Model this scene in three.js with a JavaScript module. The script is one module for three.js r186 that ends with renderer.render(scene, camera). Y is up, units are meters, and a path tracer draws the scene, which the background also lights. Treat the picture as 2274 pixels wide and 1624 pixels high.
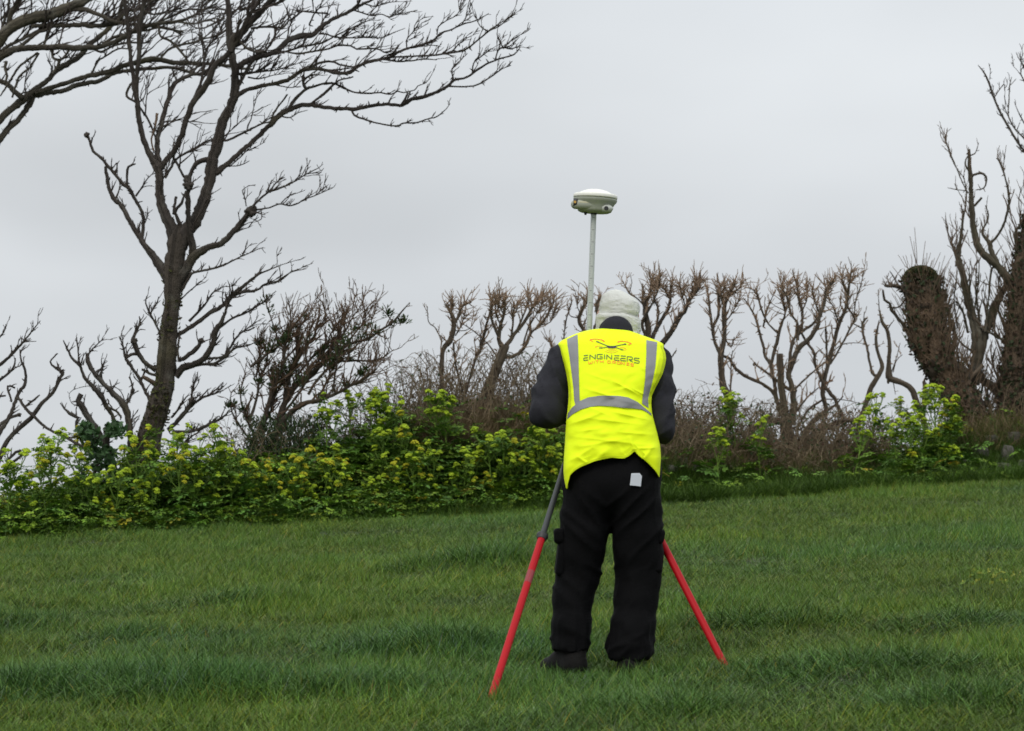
import * as THREE from 'three';
import { mergeGeometries } from 'three/addons/utils/BufferGeometryUtils.js';
import { RoundedBoxGeometry } from 'three/addons/geometries/RoundedBoxGeometry.js';

// ---------------------------------------------------------------- camera, sky, sun, exposure
// Photo measures are taken on a 2274 x 1624 picture: focal length 7350 of its pixels.
const F = 7350, CX = 1137, CY = 812, HORIZON = 1230, EYE = 1.5;
const PITCH = Math.atan((HORIZON - CY) / F);
const scene = new THREE.Scene();
const camera = new THREE.PerspectiveCamera(2 * Math.atan(CY / F) * 180 / Math.PI, 1024 / 731, 0.1, 9000);
camera.position.set(0, EYE, 0);
camera.rotation.set(PITCH, 0, 0);
camera.focus = 18;
camera.userData.fStop = 6.8;
scene.add(camera);

const renderer = new THREE.WebGLRenderer({ antialias: true });
renderer.toneMapping = THREE.LinearToneMapping;
renderer.toneMappingExposure = 1.0;
renderer.shadowMap.enabled = true;

// ---------------------------------------------------------------- random numbers and noise
function rngOf(seed) { let a = seed >>> 0; return () => { a = (a + 0x6D2B79F5) >>> 0; let t = a; t = Math.imul(t ^ (t >>> 15), t | 1); t ^= t + Math.imul(t ^ (t >>> 7), t | 61); return ((t ^ (t >>> 14)) >>> 0) / 4294967296; }; }
const hash3 = (x, y, z) => { let h = Math.imul(x, 374761393) ^ Math.imul(y, 668265263) ^ Math.imul(z, 2147483647 ^ 0x1b873593); h = Math.imul(h ^ (h >>> 13), 1274126177); return ((h ^ (h >>> 16)) >>> 0) / 4294967296; };
const sm = (t) => t * t * (3 - 2 * t);
function noise3(x, y, z) {
  const xi = Math.floor(x), yi = Math.floor(y), zi = Math.floor(z), u = sm(x - xi), v = sm(y - yi), w = sm(z - zi);
  const l = (a, b, t) => a + (b - a) * t, h = (i, j, k) => hash3(xi + i, yi + j, zi + k);
  return l(l(l(h(0, 0, 0), h(1, 0, 0), u), l(h(0, 1, 0), h(1, 1, 0), u), v), l(l(h(0, 0, 1), h(1, 0, 1), u), l(h(0, 1, 1), h(1, 1, 1), u), v), w) * 2 - 1;
}
const fbm = (x, y, z, n = 4) => { let s = 0, a = 0.5; for (let i = 0; i < n; i++) { s += a * noise3(x, y, z); x = x * 2.03 + 7.1; y = y * 2.03 + 3.7; z = z * 2.03 + 1.3; a *= 0.5; } return s; };
const lerp = (a, b, t) => a + (b - a) * t, clamp = (x, a = 0, b = 1) => Math.min(b, Math.max(a, x));
const smooth = (a, b, x) => sm(clamp((x - a) / (b - a)));
function table(rows) { return (x) => { if (x <= rows[0][0]) return rows[0][1]; for (let i = 1; i < rows.length; i++) if (x <= rows[i][0]) return lerp(rows[i - 1][1], rows[i][1], (x - rows[i - 1][0]) / (rows[i][0] - rows[i - 1][0])); return rows[rows.length - 1][1]; }; }

// the overcast sky: an even grey cloud deck, brighter towards the zenith as cloudy skies are
{
  const W = 2048, H = 1024, data = new Float32Array(W * H * 4);
  for (let j = 0; j < H; j++) {
    const el = ((j + 0.5) / H - 0.5) * Math.PI, s = Math.max(0, Math.sin(el));
    for (let i = 0; i < W; i++) {
      const az = ((i + 0.5) / W - 0.5) * 2 * Math.PI;
      const c = Math.cos(el), dx = Math.cos(az) * c, dz = Math.sin(az) * c, dy = Math.sin(el);
      // cloud layers stretched along the horizon
      const n1 = fbm(dx * 5 + 3, dy * 15, dz * 5, 4), n2 = fbm(dx * 13 + 11, dy * 42 + 2, dz * 13, 4);
      const e1 = el * 57.3 + 0.7 * noise3(dx * 30, 4, dz * 30), bank = smooth(4.9, 6.2, e1) * (1 - smooth(7.0, 11, e1)) * Math.exp(-((((az + Math.PI / 2) * 57.3 + 6.5) / 9) ** 2));   // a darker cloud bank behind the tall tree
      const L = 0.62 * (1 + 1.75 * s) * (1 + 0.14 * n1 + 0.06 * n2 - 0.12 * bank);
      const k = (j * W + i) * 4, cool = 0.5 - 0.9 * (n1 * 0.5);
      data[k] = L * (0.962 - 0.02 * cool); data[k + 1] = L * (1.0 - 0.004 * cool); data[k + 2] = L * (1.03 + 0.022 * cool); data[k + 3] = 1;
    }
  }
  const t = new THREE.DataTexture(data, W, H, THREE.RGBAFormat, THREE.FloatType);
  t.mapping = THREE.EquirectangularReflectionMapping; t.magFilter = t.minFilter = THREE.LinearFilter; t.wrapS = THREE.RepeatWrapping; t.needsUpdate = true;
  scene.background = t; scene.environment = t;
}
const sun = new THREE.DirectionalLight(0xfff4e6, 1.1);
sun.position.set(-14, 30, 12); sun.target.position.set(0, 1, -18);
sun.castShadow = true; sun.shadow.radius = 34; sun.shadow.mapSize.set(2048, 2048);
Object.assign(sun.shadow.camera, { left: -22, right: 22, top: 22, bottom: -22, near: 1, far: 90 });
scene.add(sun, sun.target);

// ---------------------------------------------------------------- helpers
const V = (x, y, z) => new THREE.Vector3(x, y, z);
const cp = Math.cos(PITCH), sp = Math.sin(PITCH);
function P(X, Y, d) {                       // photo pixel at horizontal distance d
  const u = (X - CX) / F, v = (CY - Y) / F, t = d / (cp - v * sp);
  return V(u * t, EYE + (v * cp + sp) * t, -d);
}
const used = new Map();
function numbered(n) { const k = used.get(n) ?? 0; used.set(n, k + 1); return k ? `${n}_${String(k).padStart(3, '0')}` : n; }
function shade(o) { o.traverse((c) => { if (c.isMesh) { c.castShadow = true; c.receiveShadow = true; } }); return o; }
function tag(o, label, category, group, kind) { o.userData.label = label; o.userData.category = category; if (group) o.userData.group = group; if (kind) o.userData.kind = kind; return o; }
function base(name, pos, label, category, group, kind) { const g = new THREE.Group(); g.name = numbered(name); g.position.copy(pos); scene.add(g); return tag(g, label, category, group, kind); }
function mesh(name, geo, mat, parent) { const m = new THREE.Mesh(geo, mat); m.name = name; m.castShadow = m.receiveShadow = true; parent.add(m); return m; }

function noiseTexture(size, fn, srgb) {
  const d = new Uint8Array(size * size * 4);
  for (let j = 0; j < size; j++) for (let i = 0; i < size; i++) { const c = fn(i / size, j / size), k = (j * size + i) * 4; d[k] = clamp(c[0], 0, 1) * 255; d[k + 1] = clamp(c[1], 0, 1) * 255; d[k + 2] = clamp(c[2], 0, 1) * 255; d[k + 3] = 255; }
  const t = new THREE.DataTexture(d, size, size); t.wrapS = t.wrapT = THREE.RepeatWrapping; t.magFilter = THREE.LinearFilter; t.minFilter = THREE.LinearMipmapLinearFilter; t.generateMipmaps = true;
  if (srgb) t.colorSpace = THREE.SRGBColorSpace; t.needsUpdate = true; return t;
}
// tileable noise on a torus
const tor = (u, v, f, s) => { const a = u * 2 * Math.PI, b = v * 2 * Math.PI, r = f / (2 * Math.PI); return fbm(Math.cos(a) * r + s, Math.sin(a) * r + Math.cos(b) * r, Math.sin(b) * r + s * 1.7, 4); };

const barkBump = noiseTexture(256, (u, v) => { const n = 0.5 + 0.8 * tor(u, v, 18, 4) + 0.35 * tor(u, v, 60, 9); return [n, n, n]; });
const barkMat = new THREE.MeshPhysicalMaterial({ vertexColors: true, roughness: 0.88, specularIntensity: 0.5, bumpMap: barkBump, bumpScale: 0.008 });
const twigMat = new THREE.MeshPhysicalMaterial({ vertexColors: true, roughness: 0.85, specularIntensity: 0.4 });
const leafMat = new THREE.MeshPhysicalMaterial({ vertexColors: true, roughness: 0.62, specularIntensity: 0.3, transmission: 0.3, thickness: 0, side: THREE.DoubleSide });
const flowerMat = new THREE.MeshPhysicalMaterial({ vertexColors: true, roughness: 0.8, specularIntensity: 0.3, side: THREE.DoubleSide });
const grassMat = new THREE.MeshPhysicalMaterial({ vertexColors: true, roughness: 0.42, specularIntensity: 0.3, side: THREE.DoubleSide });

// a bag of tubes and leaves with vertex colours, built into one geometry
class Bag {
  constructor() { this.p = []; this.c = []; this.u = []; this.i = []; }
  tube(pts, rad, sides, col, rough = 0) {
    const n = pts.length; if (n < 2) return this;
    const T = V(), N = V(), B = V(), q = V(), start = this.p.length / 3; let along = 0;
    T.subVectors(pts[1], pts[0]).normalize();
    N.set(0, 0, 1); if (Math.abs(T.z) > 0.9) N.set(1, 0, 0); N.addScaledVector(T, -N.dot(T)).normalize();
    for (let k = 0; k < n; k++) {
      if (k > 0) { along += pts[k].distanceTo(pts[k - 1]); T.subVectors(pts[Math.min(k + 1, n - 1)], pts[k - 1]).normalize(); N.addScaledVector(T, -N.dot(T)).normalize(); }
      B.crossVectors(T, N);
      for (let s = 0; s < sides; s++) {
        const a = s / sides * 2 * Math.PI, dx = Math.cos(a), dy = Math.sin(a);
        q.set(0, 0, 0).addScaledVector(N, dx).addScaledVector(B, dy);
        let r = rad[k];
        if (rough) r *= 1 + rough * noise3(pts[k].x * 14 + q.x * 1.1, pts[k].y * 14 + q.y * 1.1, pts[k].z * 14 + q.z * 1.1) + rough * 0.6 * noise3(pts[k].x * 45 + q.x * 2, pts[k].y * 45 + q.y * 2, q.z * 2);
        const x = pts[k].x + q.x * r, y = pts[k].y + q.y * r, z = pts[k].z + q.z * r;
        this.p.push(x, y, z); const c = col(x, y, z); this.c.push(c[0], c[1], c[2]); this.u.push(s / sides * 2 * Math.PI * Math.max(rad[0], 0.02) * 3, along * 3);
      }
    }
    for (let k = 0; k < n - 1; k++) for (let s = 0; s < sides; s++) { const a = start + k * sides + s, b = start + k * sides + (s + 1) % sides, c = a + sides, d = b + sides; this.i.push(a, b, c, b, d, c); }
    const end = this.p.length / 3; const e = pts[n - 1]; this.p.push(e.x, e.y, e.z); const c = col(e.x, e.y, e.z); this.c.push(c[0], c[1], c[2]); this.u.push(0, along * 3);
    for (let s = 0; s < sides; s++) this.i.push(start + (n - 1) * sides + s, start + (n - 1) * sides + (s + 1) % sides, end);
    return this;
  }
  // a folded leaf blade: base point, direction, face normal
  leaf(o, dir, nor, len, wid, c, fold = 0.25) {
    const D = dir.clone().normalize(), S = V().crossVectors(D, nor).normalize(), N = V().crossVectors(S, D).normalize(), st = this.p.length / 3;
    const put = (a, s, h) => { const q = o.clone().addScaledVector(D, a * len).addScaledVector(S, s * wid).addScaledVector(N, h * wid); this.p.push(q.x, q.y, q.z); this.c.push(c[0], c[1], c[2]); this.u.push(s, a); };
    put(0, 0, 0); put(0.34, -0.5, fold); put(0.34, 0.5, fold); put(0.5, 0, 0); put(0.75, -0.36, fold * 0.7); put(0.75, 0.36, fold * 0.7); put(1, 0, -0.1);
    this.i.push(st, st + 1, st + 3, st, st + 3, st + 2, st + 1, st + 4, st + 3, st + 2, st + 3, st + 5, st + 4, st + 6, st + 3, st + 3, st + 6, st + 5);
    return this;
  }
  blade(o, dir, bend, len, wid, c, seg = 3) {     // a grass blade
    const D = dir.clone().normalize(), S = V(-D.z, 0, D.x); if (S.lengthSq() < 1e-6) S.set(1, 0, 0); S.normalize();
    const side = bend.w ?? 0; S.applyAxisAngle(V(0, 1, 0), side); const st = this.p.length / 3; const q = o.clone(), dd = D.clone();
    for (let k = 0; k <= seg; k++) {
      const w = wid * (1 - Math.pow(k / seg, 1.6)) * 0.5;
      if (k < seg) { this.p.push(q.x - S.x * w, q.y - S.y * w, q.z - S.z * w, q.x + S.x * w, q.y + S.y * w, q.z + S.z * w); this.c.push(...c, ...c); this.u.push(0, k, 1, k); }
      else { this.p.push(q.x, q.y, q.z); this.c.push(...c); this.u.push(0.5, k); }
      dd.addScaledVector(bend, 1 / seg).normalize(); q.addScaledVector(dd, len / seg);
    }
    for (let k = 0; k < seg - 1; k++) { const a = st + k * 2; this.i.push(a, a + 1, a + 2, a + 1, a + 3, a + 2); }
    const a = st + (seg - 1) * 2; this.i.push(a, a + 1, a + 2); return this;
  }
  geo(center) {
    const g = new THREE.BufferGeometry(), p = new Float32Array(this.p);
    if (center) for (let k = 0; k < p.length; k += 3) { p[k] -= center.x; p[k + 1] -= center.y; p[k + 2] -= center.z; }
    g.setAttribute('position', new THREE.BufferAttribute(p, 3)); g.setAttribute('color', new THREE.BufferAttribute(new Float32Array(this.c), 3)); g.setAttribute('uv', new THREE.BufferAttribute(new Float32Array(this.u), 2));
    g.setIndex(this.i); g.computeVertexNormals(); return g;
  }
}

// ---------------------------------------------------------------- ground
const SLOPE = 485 / F, TILT = 0.04;
const footDepth = (X) => 26.6 + 3.2 * X / 2274;                 // distance of the hedge bank's foot along the photo's width
const footAtX = (x) => { let d = 28; for (let k = 0; k < 6; k++) d = footDepth(clamp(CX + x * F / d, -1500, 3800)); return d; };
const HUMPS = [];
function lush(x, z) { let q = 0; for (const [p, w, k] of HUMPS) { const dx = (x - p.x) / w, dz = (z - p.z) / (w * 0.75), e = dx * dx + dz * dz; if (e < 4) q = Math.max(q, k * Math.exp(-e * 1.4)); } return q; }
function groundY(x, z) {
  const d = -z, hd = footAtX(x) + 1.0;
  const near = SLOPE * d + TILT * 40 * Math.tanh(x / 40);
  const und = 0.05 * fbm(x * 0.5 + 9, d * 0.42, 0, 3) + 0.016 * noise3(x * 2.1, d * 1.9, 5);
  let y = near + und * (d > 2 ? 1 : 0.6) + (HUMPS.length && d > 8 && d < 31 ? 0.07 * lush(x, z) : 0);
  if (d > hd) y -= (SLOPE + 0.16) * (d - hd) * smooth(0, 3, d - hd);
  const lo = -9; if (y < lo + 2) y = lo + 2 * Math.exp((y - lo - 2) / 2);
  return y;
}
function groundHit(X, Y) { let a = 3, b = 60; for (let k = 0; k < 40; k++) { const m = (a + b) / 2, p = P(X, Y, m); if (p.y > groundY(p.x, -m)) a = m; else b = m; } const p = P(X, Y, (a + b) / 2); p.y = groundY(p.x, p.z); return p; }
HUMPS.push(...[[250, 1545, 0.9, 1.0], [60, 1560, 0.6, 1.0], [430, 1560, 0.5, 0.8], [950, 1462, 0.55, 0.9], [850, 1450, 0.4, 0.6], [1080, 1262, 0.6, 1.0], [960, 1272, 0.5, 0.6], [1190, 1250, 0.35, 0.7], [620, 1240, 0.5, 0.6], [560, 1345, 0.5, 0.6], [1180, 1480, 0.3, 0.5], [1700, 1395, 0.6, 0.6], [1900, 1500, 0.7, 0.6], [2100, 1400, 0.5, 0.5], [1580, 1360, 0.35, 0.5], [300, 1430, 0.5, 0.5], [60, 1400, 0.5, 0.5], [2150, 1580, 0.6, 0.6], [1450, 1600, 0.6, 0.5], [760, 1545, 0.5, 0.6], [1150, 1140, 0.6, 0.5], [1000, 1150, 0.5, 0.5], [1350, 1340, 0.3, 0.4]].map(([X, Y, w, k]) => [groundHit(X, Y), w, k]));
{
  const axis = (a, b, fine, far) => { const v = []; for (let x = a; x <= b; x += fine) v.push(x); let s = fine, x = v[v.length - 1]; while (x < far) { s *= 1.35; x += s; v.push(x); } s = fine; x = v[0]; const w = []; while (x > -far) { s *= 1.35; x -= s; w.push(x); } return [...w.reverse(), ...v]; };
  const xs = axis(-9, 10, 0.16, 4500), zs = axis(-36, -7, 0.16, 4500), p = [], uv = [], c = [], idx = [];
  for (const z of zs) for (const x of xs) {
    p.push(x, groundY(x, z) - 0.004, z); uv.push(x, z);
    const n = fbm(x * 0.8, z * 0.8, 3, 3), m = fbm(x * 6, z * 6, 8, 2);
    c.push(0.034 + 0.014 * n + 0.012 * m, 0.046 + 0.014 * n + 0.012 * m, 0.018 + 0.004 * n);
  }
  const w = xs.length; for (let j = 0; j < zs.length - 1; j++) for (let i = 0; i < w - 1; i++) { const a = j * w + i; idx.push(a, a + w, a + 1, a + 1, a + w, a + w + 1); }
  const g = new THREE.BufferGeometry(); g.setAttribute('position', new THREE.Float32BufferAttribute(p, 3)); g.setAttribute('uv', new THREE.Float32BufferAttribute(uv, 2)); g.setAttribute('color', new THREE.Float32BufferAttribute(c, 3)); g.setIndex(idx); g.computeVertexNormals();
  const m = mesh('field_ground', g, new THREE.MeshStandardMaterial({ vertexColors: true, roughness: 1, bumpMap: barkBump, bumpScale: 0.02 }), scene);
  tag(m, 'sloping green pasture rising to the hedge bank', 'field', null, 'structure');
}

// ---------------------------------------------------------------- hedge bank of earth and stones
const crestPx = table([[-1500, 1175], [-200, 1165], [0, 1148], [150, 1120], [300, 1085], [450, 1060], [600, 1042], [760, 1020], [850, 978], [960, 952], [1100, 950], [1250, 962], [1420, 985], [1520, 995], [1650, 1018], [1800, 1030], [1960, 1036], [2060, 1020], [2130, 985], [2200, 958], [2274, 950], [2500, 945], [3800, 940]]);
const bankDepth = (t) => t <= 1 ? 1.0 * t : t <= 1.5 ? 1.0 + (t - 1) * 1.2 : 1.6 + (t - 1.5) * 1.4;
function bankPoint(X, t, rough = 1) {
  const df = footDepth(clamp(X, -1500, 3800)), d = df + bankDepth(t), x = (X - CX) / F * df, crest = P(X, crestPx(X), df + 1.0).y;
  const foot = groundY(x, -df) - 0.05, back = groundY(x, -(df + 3)) - 0.3;
  let y = t <= 1 ? lerp(foot, crest, Math.pow(Math.sin(t * Math.PI / 2), 0.85)) : t <= 1.5 ? crest : lerp(crest, back, smooth(1.5, 2.6, t));
  const n = rough * 0.09 * fbm(x * 2.2, y * 2.4, d * 2.2, 3) * smooth(0, 0.25, t);
  return V(x, y + n * 0.6, -d + n);
}
const bank = new THREE.Group(); bank.name = numbered('hedge_bank'); scene.add(bank);
tag(bank, 'low earth and stone bank under the hedge', 'bank', null, 'structure');
{
  const p = [], c = [], uv = [], idx = [], nx = 330, nt = 30;
  for (let i = 0; i <= nx; i++) for (let j = 0; j <= nt; j++) {
    const X = lerp(-700, 3000, i / nx), t = j / nt * 2.6, q = bankPoint(X, t); p.push(q.x, q.y, q.z); uv.push(q.x, q.y * 1.2 + t);
    const n = fbm(q.x * 3, q.y * 3, q.z * 3, 3), moss = clamp(0.5 + 1.4 * fbm(q.x * 1.3 + 5, q.y * 2, q.z * 1.3, 3));
    c.push(lerp(0.085, 0.045, moss) + 0.02 * n, lerp(0.062, 0.062, moss) + 0.02 * n, lerp(0.04, 0.02, moss) + 0.01 * n);
  }
  for (let i = 0; i < nx; i++) for (let j = 0; j < nt; j++) { const a = i * (nt + 1) + j, b = a + nt + 1; idx.push(a, b, a + 1, a + 1, b, b + 1); }
  const g = new THREE.BufferGeometry(); g.setAttribute('position', new THREE.Float32BufferAttribute(p, 3)); g.setAttribute('uv', new THREE.Float32BufferAttribute(uv, 2)); g.setAttribute('color', new THREE.Float32BufferAttribute(c, 3)); g.setIndex(idx); g.computeVertexNormals();
  mesh('earth', g, new THREE.MeshStandardMaterial({ vertexColors: true, roughness: 1, bumpMap: barkBump, bumpScale: 0.03 }), bank);
  const R = rngOf(77), stoneMat = new THREE.MeshStandardMaterial({ vertexColors: true, roughness: 0.95, bumpMap: barkBump, bumpScale: 0.006 });
  const stones = [[2190, 1008, 34, 26], [2218, 985, 30, 22], [2246, 1012, 26, 40], [2266, 980, 34, 26], [2232, 1040, 34, 20], [2280, 1040, 40, 30], [2310, 1000, 50, 36], [1518, 1034, 30, 30], [1548, 1046, 22, 18], [1496, 1050, 26, 20], [200, 1112, 34, 20], [242, 1104, 40, 24], [292, 1098, 36, 22], [345, 1096, 40, 24], [398, 1092, 34, 22], [560, 1068, 40, 24], [610, 1062, 34, 24], [450, 1085, 36, 20], [2150, 1030, 26, 18], [1010, 1010, 26, 16]];
  for (const [X, Y, w, h] of stones) {
    let best = 0, bd = 1e9; for (let t = 0.05; t <= 1; t += 0.02) { const q = bankPoint(X, t, 0), df = footDepth(X), yy = P(X, Y, df + bankDepth(t)).y; if (Math.abs(yy - q.y) < bd) { bd = Math.abs(yy - q.y); best = t; } }
    const o = bankPoint(X, best), d = -o.z, g = new THREE.IcosahedronGeometry(1, 3), pa = g.attributes.position, cc = [], s1 = R() * 50, tone = 0.8 + 0.4 * R();
    for (let k = 0; k < pa.count; k++) {
      let x = pa.getX(k), y = pa.getY(k), z = pa.getZ(k); const m = 1 / Math.max(Math.abs(x), Math.abs(y), Math.abs(z)), q = 0.55; const n = 1 + 0.22 * fbm(x * 1.4 + s1, y * 1.4, z * 1.4, 3);
      x *= lerp(1, m, q) * n * w / 2 / F * d; y *= lerp(1, m, q) * n * h / 2 / F * d; z *= lerp(1, m, q) * n * 0.09; pa.setXYZ(k, x, y, z);
      const a = 0.085 * tone + 0.04 * fbm(x * 30 + s1, y * 30, z * 30, 3), li = smooth(0.1, 0.4, fbm(x * 18, y * 18 + s1, z * 18, 3)); cc.push(lerp(a, 0.14, li * 0.6), lerp(a * 0.92, 0.15, li * 0.6), lerp(a * 0.8, 0.11, li * 0.6));
    }
    g.setAttribute('color', new THREE.Float32BufferAttribute(cc, 3)); g.computeVertexNormals();
    const m = mesh(numbered('stone'), g, stoneMat, bank); m.position.copy(o).add(V(0, 0, 0.03)); m.rotation.z = (R() - 0.5) * 0.4;
  }
}

// ---------------------------------------------------------------- trees and shrubs traced limb by limb
// frames: where a set of traced coordinates lies on the 2274-wide picture
const FR = {
  a: [0, 0, 0.35], b: [511.6, 0, 0.35], c: [0, 568.5, 0.42], d: [568.5, 568.5, 0.385], e: [1421, 568.5, 0.375], f: [1819, 113.7, 0.385], g: [1023.3, 596.9, 0.3326], t: [341.1, 0, 0.175], u: [0, 0, 0.175], w: [1989.8, 568.5, 0.28], h: [454.8, 568.5, 0.28],
};
const barkCol = (r, g, b, lich = 0.5) => (x, y, z) => {
  const n = fbm(x * 5, y * 5, z * 5, 3), f = noise3(x * 60, y * 60, z * 60), l = lich * smooth(0.12, 0.42, fbm(x * 9 + 4, y * 9, z * 9, 3)), m = lich * smooth(0.1, 0.45, fbm(x * 3 + 14, y * 3, z * 3 + 9, 3));
  const k = 1 + 0.45 * n + 0.22 * f;
  return [lerp(lerp(r * k, 0.17, l * 0.5), 0.075, m * 0.5), lerp(lerp(g * k, 0.165, l * 0.5), 0.07, m * 0.5), lerp(lerp(b * k, 0.14, l * 0.5), 0.025, m * 0.5)];
};
class Tree {
  constructor(name, label, category, X, Y, seed, opt = {}) {
    this.d = opt.d ?? footDepth(X) + (opt.off ?? 1.0); this.base = P(X, Y, this.d); this.R = rngOf(seed);
    this.g = base(name, this.base, label, category, opt.group); this.sk = []; this.twigs = new Bag(); this.limbs = [];
    this.col = opt.col ?? barkCol(0.05, 0.042, 0.036); this.tcol = opt.tcol ?? barkCol(0.05, 0.04, 0.035, 0.2); this.lean = opt.lean ?? V(0.35, 0.55, 0); this.opt = opt;
  }
  // s: 'x y w, x y w' in frame fr (w: thickness). o.tw: twigs per metre, o.tl: their length in metres, o.head: twigs sprayed from its end
  limb(fr, s, o = {}) {
    const [ox, oy, k] = FR[fr], R = this.R;
    const q = s.split(',').map((r) => r.trim().split(/\s+/).map(Number)).map(([x, y, w]) => [ox + x * k, oy + y * k, w * k * (o.trunk ? 0.97 : this.opt.thin ?? 0.88)]);
    for (let i = 0; i < q.length; i++) if (!(q[i][2] > 0)) q[i][2] = i ? q[i - 1][2] * 0.85 : 3;
    let d0 = this.d;
    if (this.sk.length && !o.own) { let b = 1e9; for (const a of this.sk) { const r = (a[0] - q[0][0]) ** 2 + (a[1] - q[0][1]) ** 2; if (r < b) { b = r; d0 = a[2]; } } }
    const drift = o.drift ?? (o.trunk ? 0 : (R() - 0.5) * 0.8); let run = 0; const P3 = [], rad = [];
    q.forEach((a, i) => { if (i) run += Math.hypot(a[0] - q[i - 1][0], a[1] - q[i - 1][1]); a[3] = d0 + drift * run * d0 / F * (1 - 0.2 * Math.min(1, run / 600)); });
    const cv = (p0, p1, p2, p3, t) => 0.5 * ((2 * p1) + (-p0 + p2) * t + (2 * p0 - 5 * p1 + 4 * p2 - p3) * t * t + (-p0 + 3 * p1 - 3 * p2 + p3) * t * t * t);
    const n = q.length;
    for (let i = 0; i < n - 1; i++) {
      const a = q[Math.max(0, i - 1)], b = q[i], c = q[i + 1], e = q[Math.min(n - 1, i + 2)], L = Math.hypot(c[0] - b[0], c[1] - b[1]), m = clamp(Math.round(L / 7), 2, 9);
      for (let j = 0; j < m + (i === n - 2 ? 1 : 0); j++) {
        const t = j / m; let X = cv(a[0], b[0], c[0], e[0], t), Y = cv(a[1], b[1], c[1], e[1], t), w = Math.max(0.9, cv(a[2], b[2], c[2], e[2], t)), d = cv(a[3], b[3], c[3], e[3], t);
        const jit = Math.min(2.2, 0.22 * w) * (o.trunk ? 0.4 : 1); if (i + j > 0) { X += (R() - 0.5) * jit; Y += (R() - 0.5) * jit; }
        const p = P(X, Y, d); P3.push(p); rad.push(w * 0.5 * d / F * (1 + (o.trunk ? 0 : 0.16 * (R() - 0.45)))); if (j % 2 === 0) this.sk.push([X, Y, d]);
      }
    }
    // flush the first ring inside what it grows from
    const bag = new Bag().tube(P3, rad, rad[0] > 0.05 ? 14 : rad[0] > 0.02 ? 9 : 6, o.col ?? this.col, rad[0] > 0.012 ? (o.rough ?? 0.14) : 0);
    mesh(o.trunk ? 'trunk' : 'branch', bag.geo(this.base), barkMat, this.g);
    const len = P3.reduce((s2, p, i) => i ? s2 + p.distanceTo(P3[i - 1]) : 0, 0);
    const tw = o.tw ?? this.opt.tw ?? 9, tl = (o.tl ?? this.opt.tl ?? 0.22) * (this.opt.long ?? 1.45), from = o.from ?? 0.25;
    let N = Math.round(len * tw * (this.opt.dense ?? 1.55));
    for (let i = 0; i < N; i++) { const u = lerp(from, 1, R()), id = Math.min(P3.length - 2, Math.floor(u * (P3.length - 1))), T = P3[id + 1].clone().sub(P3[id]).normalize(); this.twig(P3[id], T, tl * (0.35 + R() * 0.9), Math.min(rad[id] * 0.55, 0.0075), 0, o.dir); }
    // spurs, buds and knuckles
    const ns = Math.round(len * (o.spur ?? this.opt.spur ?? 14));
    for (let i = 0; i < ns; i++) { const id = Math.min(P3.length - 2, Math.floor(R() * (P3.length - 1))), dir = V(R() - 0.5, R() - 0.4, R() - 0.5).normalize(), r = rad[id], l = r * 0.8 + 0.012 + R() * 0.022; const b = P3[id]; this.twigs.tube([b, b.clone().addScaledVector(dir, l * 0.6), b.clone().addScaledVector(dir, l + 0.004)], [Math.min(r * 0.7, 0.008), Math.min(r * 0.6, 0.006), 0.0025], 4, this.tcol); }
    if (o.head) { const e = P3[P3.length - 1], T = e.clone().sub(P3[P3.length - 4] ?? P3[0]).normalize(); for (let i = 0; i < o.head * 1.7; i++) { const b = P3[Math.max(0, P3.length - 1 - Math.floor(R() * 6))]; this.twig(b, T.clone().add(V(0.1, 0.75, 0)).add(V(R() - 0.5, R() - 0.5, R() - 0.5).multiplyScalar(o.spread ?? 2.3)).normalize(), (o.hl ?? 0.16) * 1.0 * (0.4 + R() * 0.95), 0.0042, R() < 0.25 ? 1 : 2, V(0.05, 0.25, 0)); } }
    if (o.knob) { const e = P3[P3.length - 1]; for (let i = 0; i < 26; i++) { const dir = V(R() - 0.5, R() - 0.5, R() - 0.5).normalize(); this.twigs.tube([e, e.clone().addScaledVector(dir, o.knob * 0.55), e.clone().addScaledVector(dir, o.knob * (0.7 + R() * 0.35))], [o.knob * 0.6, o.knob * 0.45, o.knob * 0.2], 6, this.col); } }
    this.limbs.push(P3); (this.rads ??= []).push(rad); return this;
  }
  twig(p, T, len, r, level, dirBias) {
    const R = this.R, bias = dirBias ?? this.lean, w = this.opt.wild ?? 1.1;
    const dir = T.clone().multiplyScalar(level ? 0.9 : 0.6).addScaledVector(bias, level ? 0.45 : 1).add(V(R() - 0.5, R() - 0.5, R() - 0.5).multiplyScalar(level ? w * 1.15 : w * 1.2)).normalize();
    const n = 4 + (len > 0.2 ? 2 : 0), pts = [p.clone()], rad = [Math.max(r, 0.003)]; const q = p.clone();
    for (let i = 1; i <= n; i++) { dir.add(V(R() - 0.5, R() - 0.5, R() - 0.5).multiplyScalar(0.55)).addScaledVector(bias, 0.08).normalize(); q.addScaledVector(dir, len / n); pts.push(q.clone()); rad.push(Math.max(0.0018, lerp(Math.max(r, 0.003), 0.0018, i / n)) * (1 + 0.25 * (i % 2))); }
    this.twigs.tube(pts, rad, 4, this.tcol);
    if (level < 2 && len > 0.07) { const kids = Math.round(len * (level ? 7 : 13) * (this.opt.kids ?? 0.8)); for (let i = 0; i < kids; i++) { const id = 1 + Math.floor(R() * (n - 1)), t2 = pts[id + 1].clone().sub(pts[id]).normalize(); this.twig(pts[id], t2, len * (0.28 + R() * 0.34), r * 0.65, level + 1, bias); } }
  }
  done() { const m = mesh('twigs', this.twigs.geo(this.base), twigMat, this.g); m.userData.kind = 'stuff'; return this.g; }
}

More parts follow.
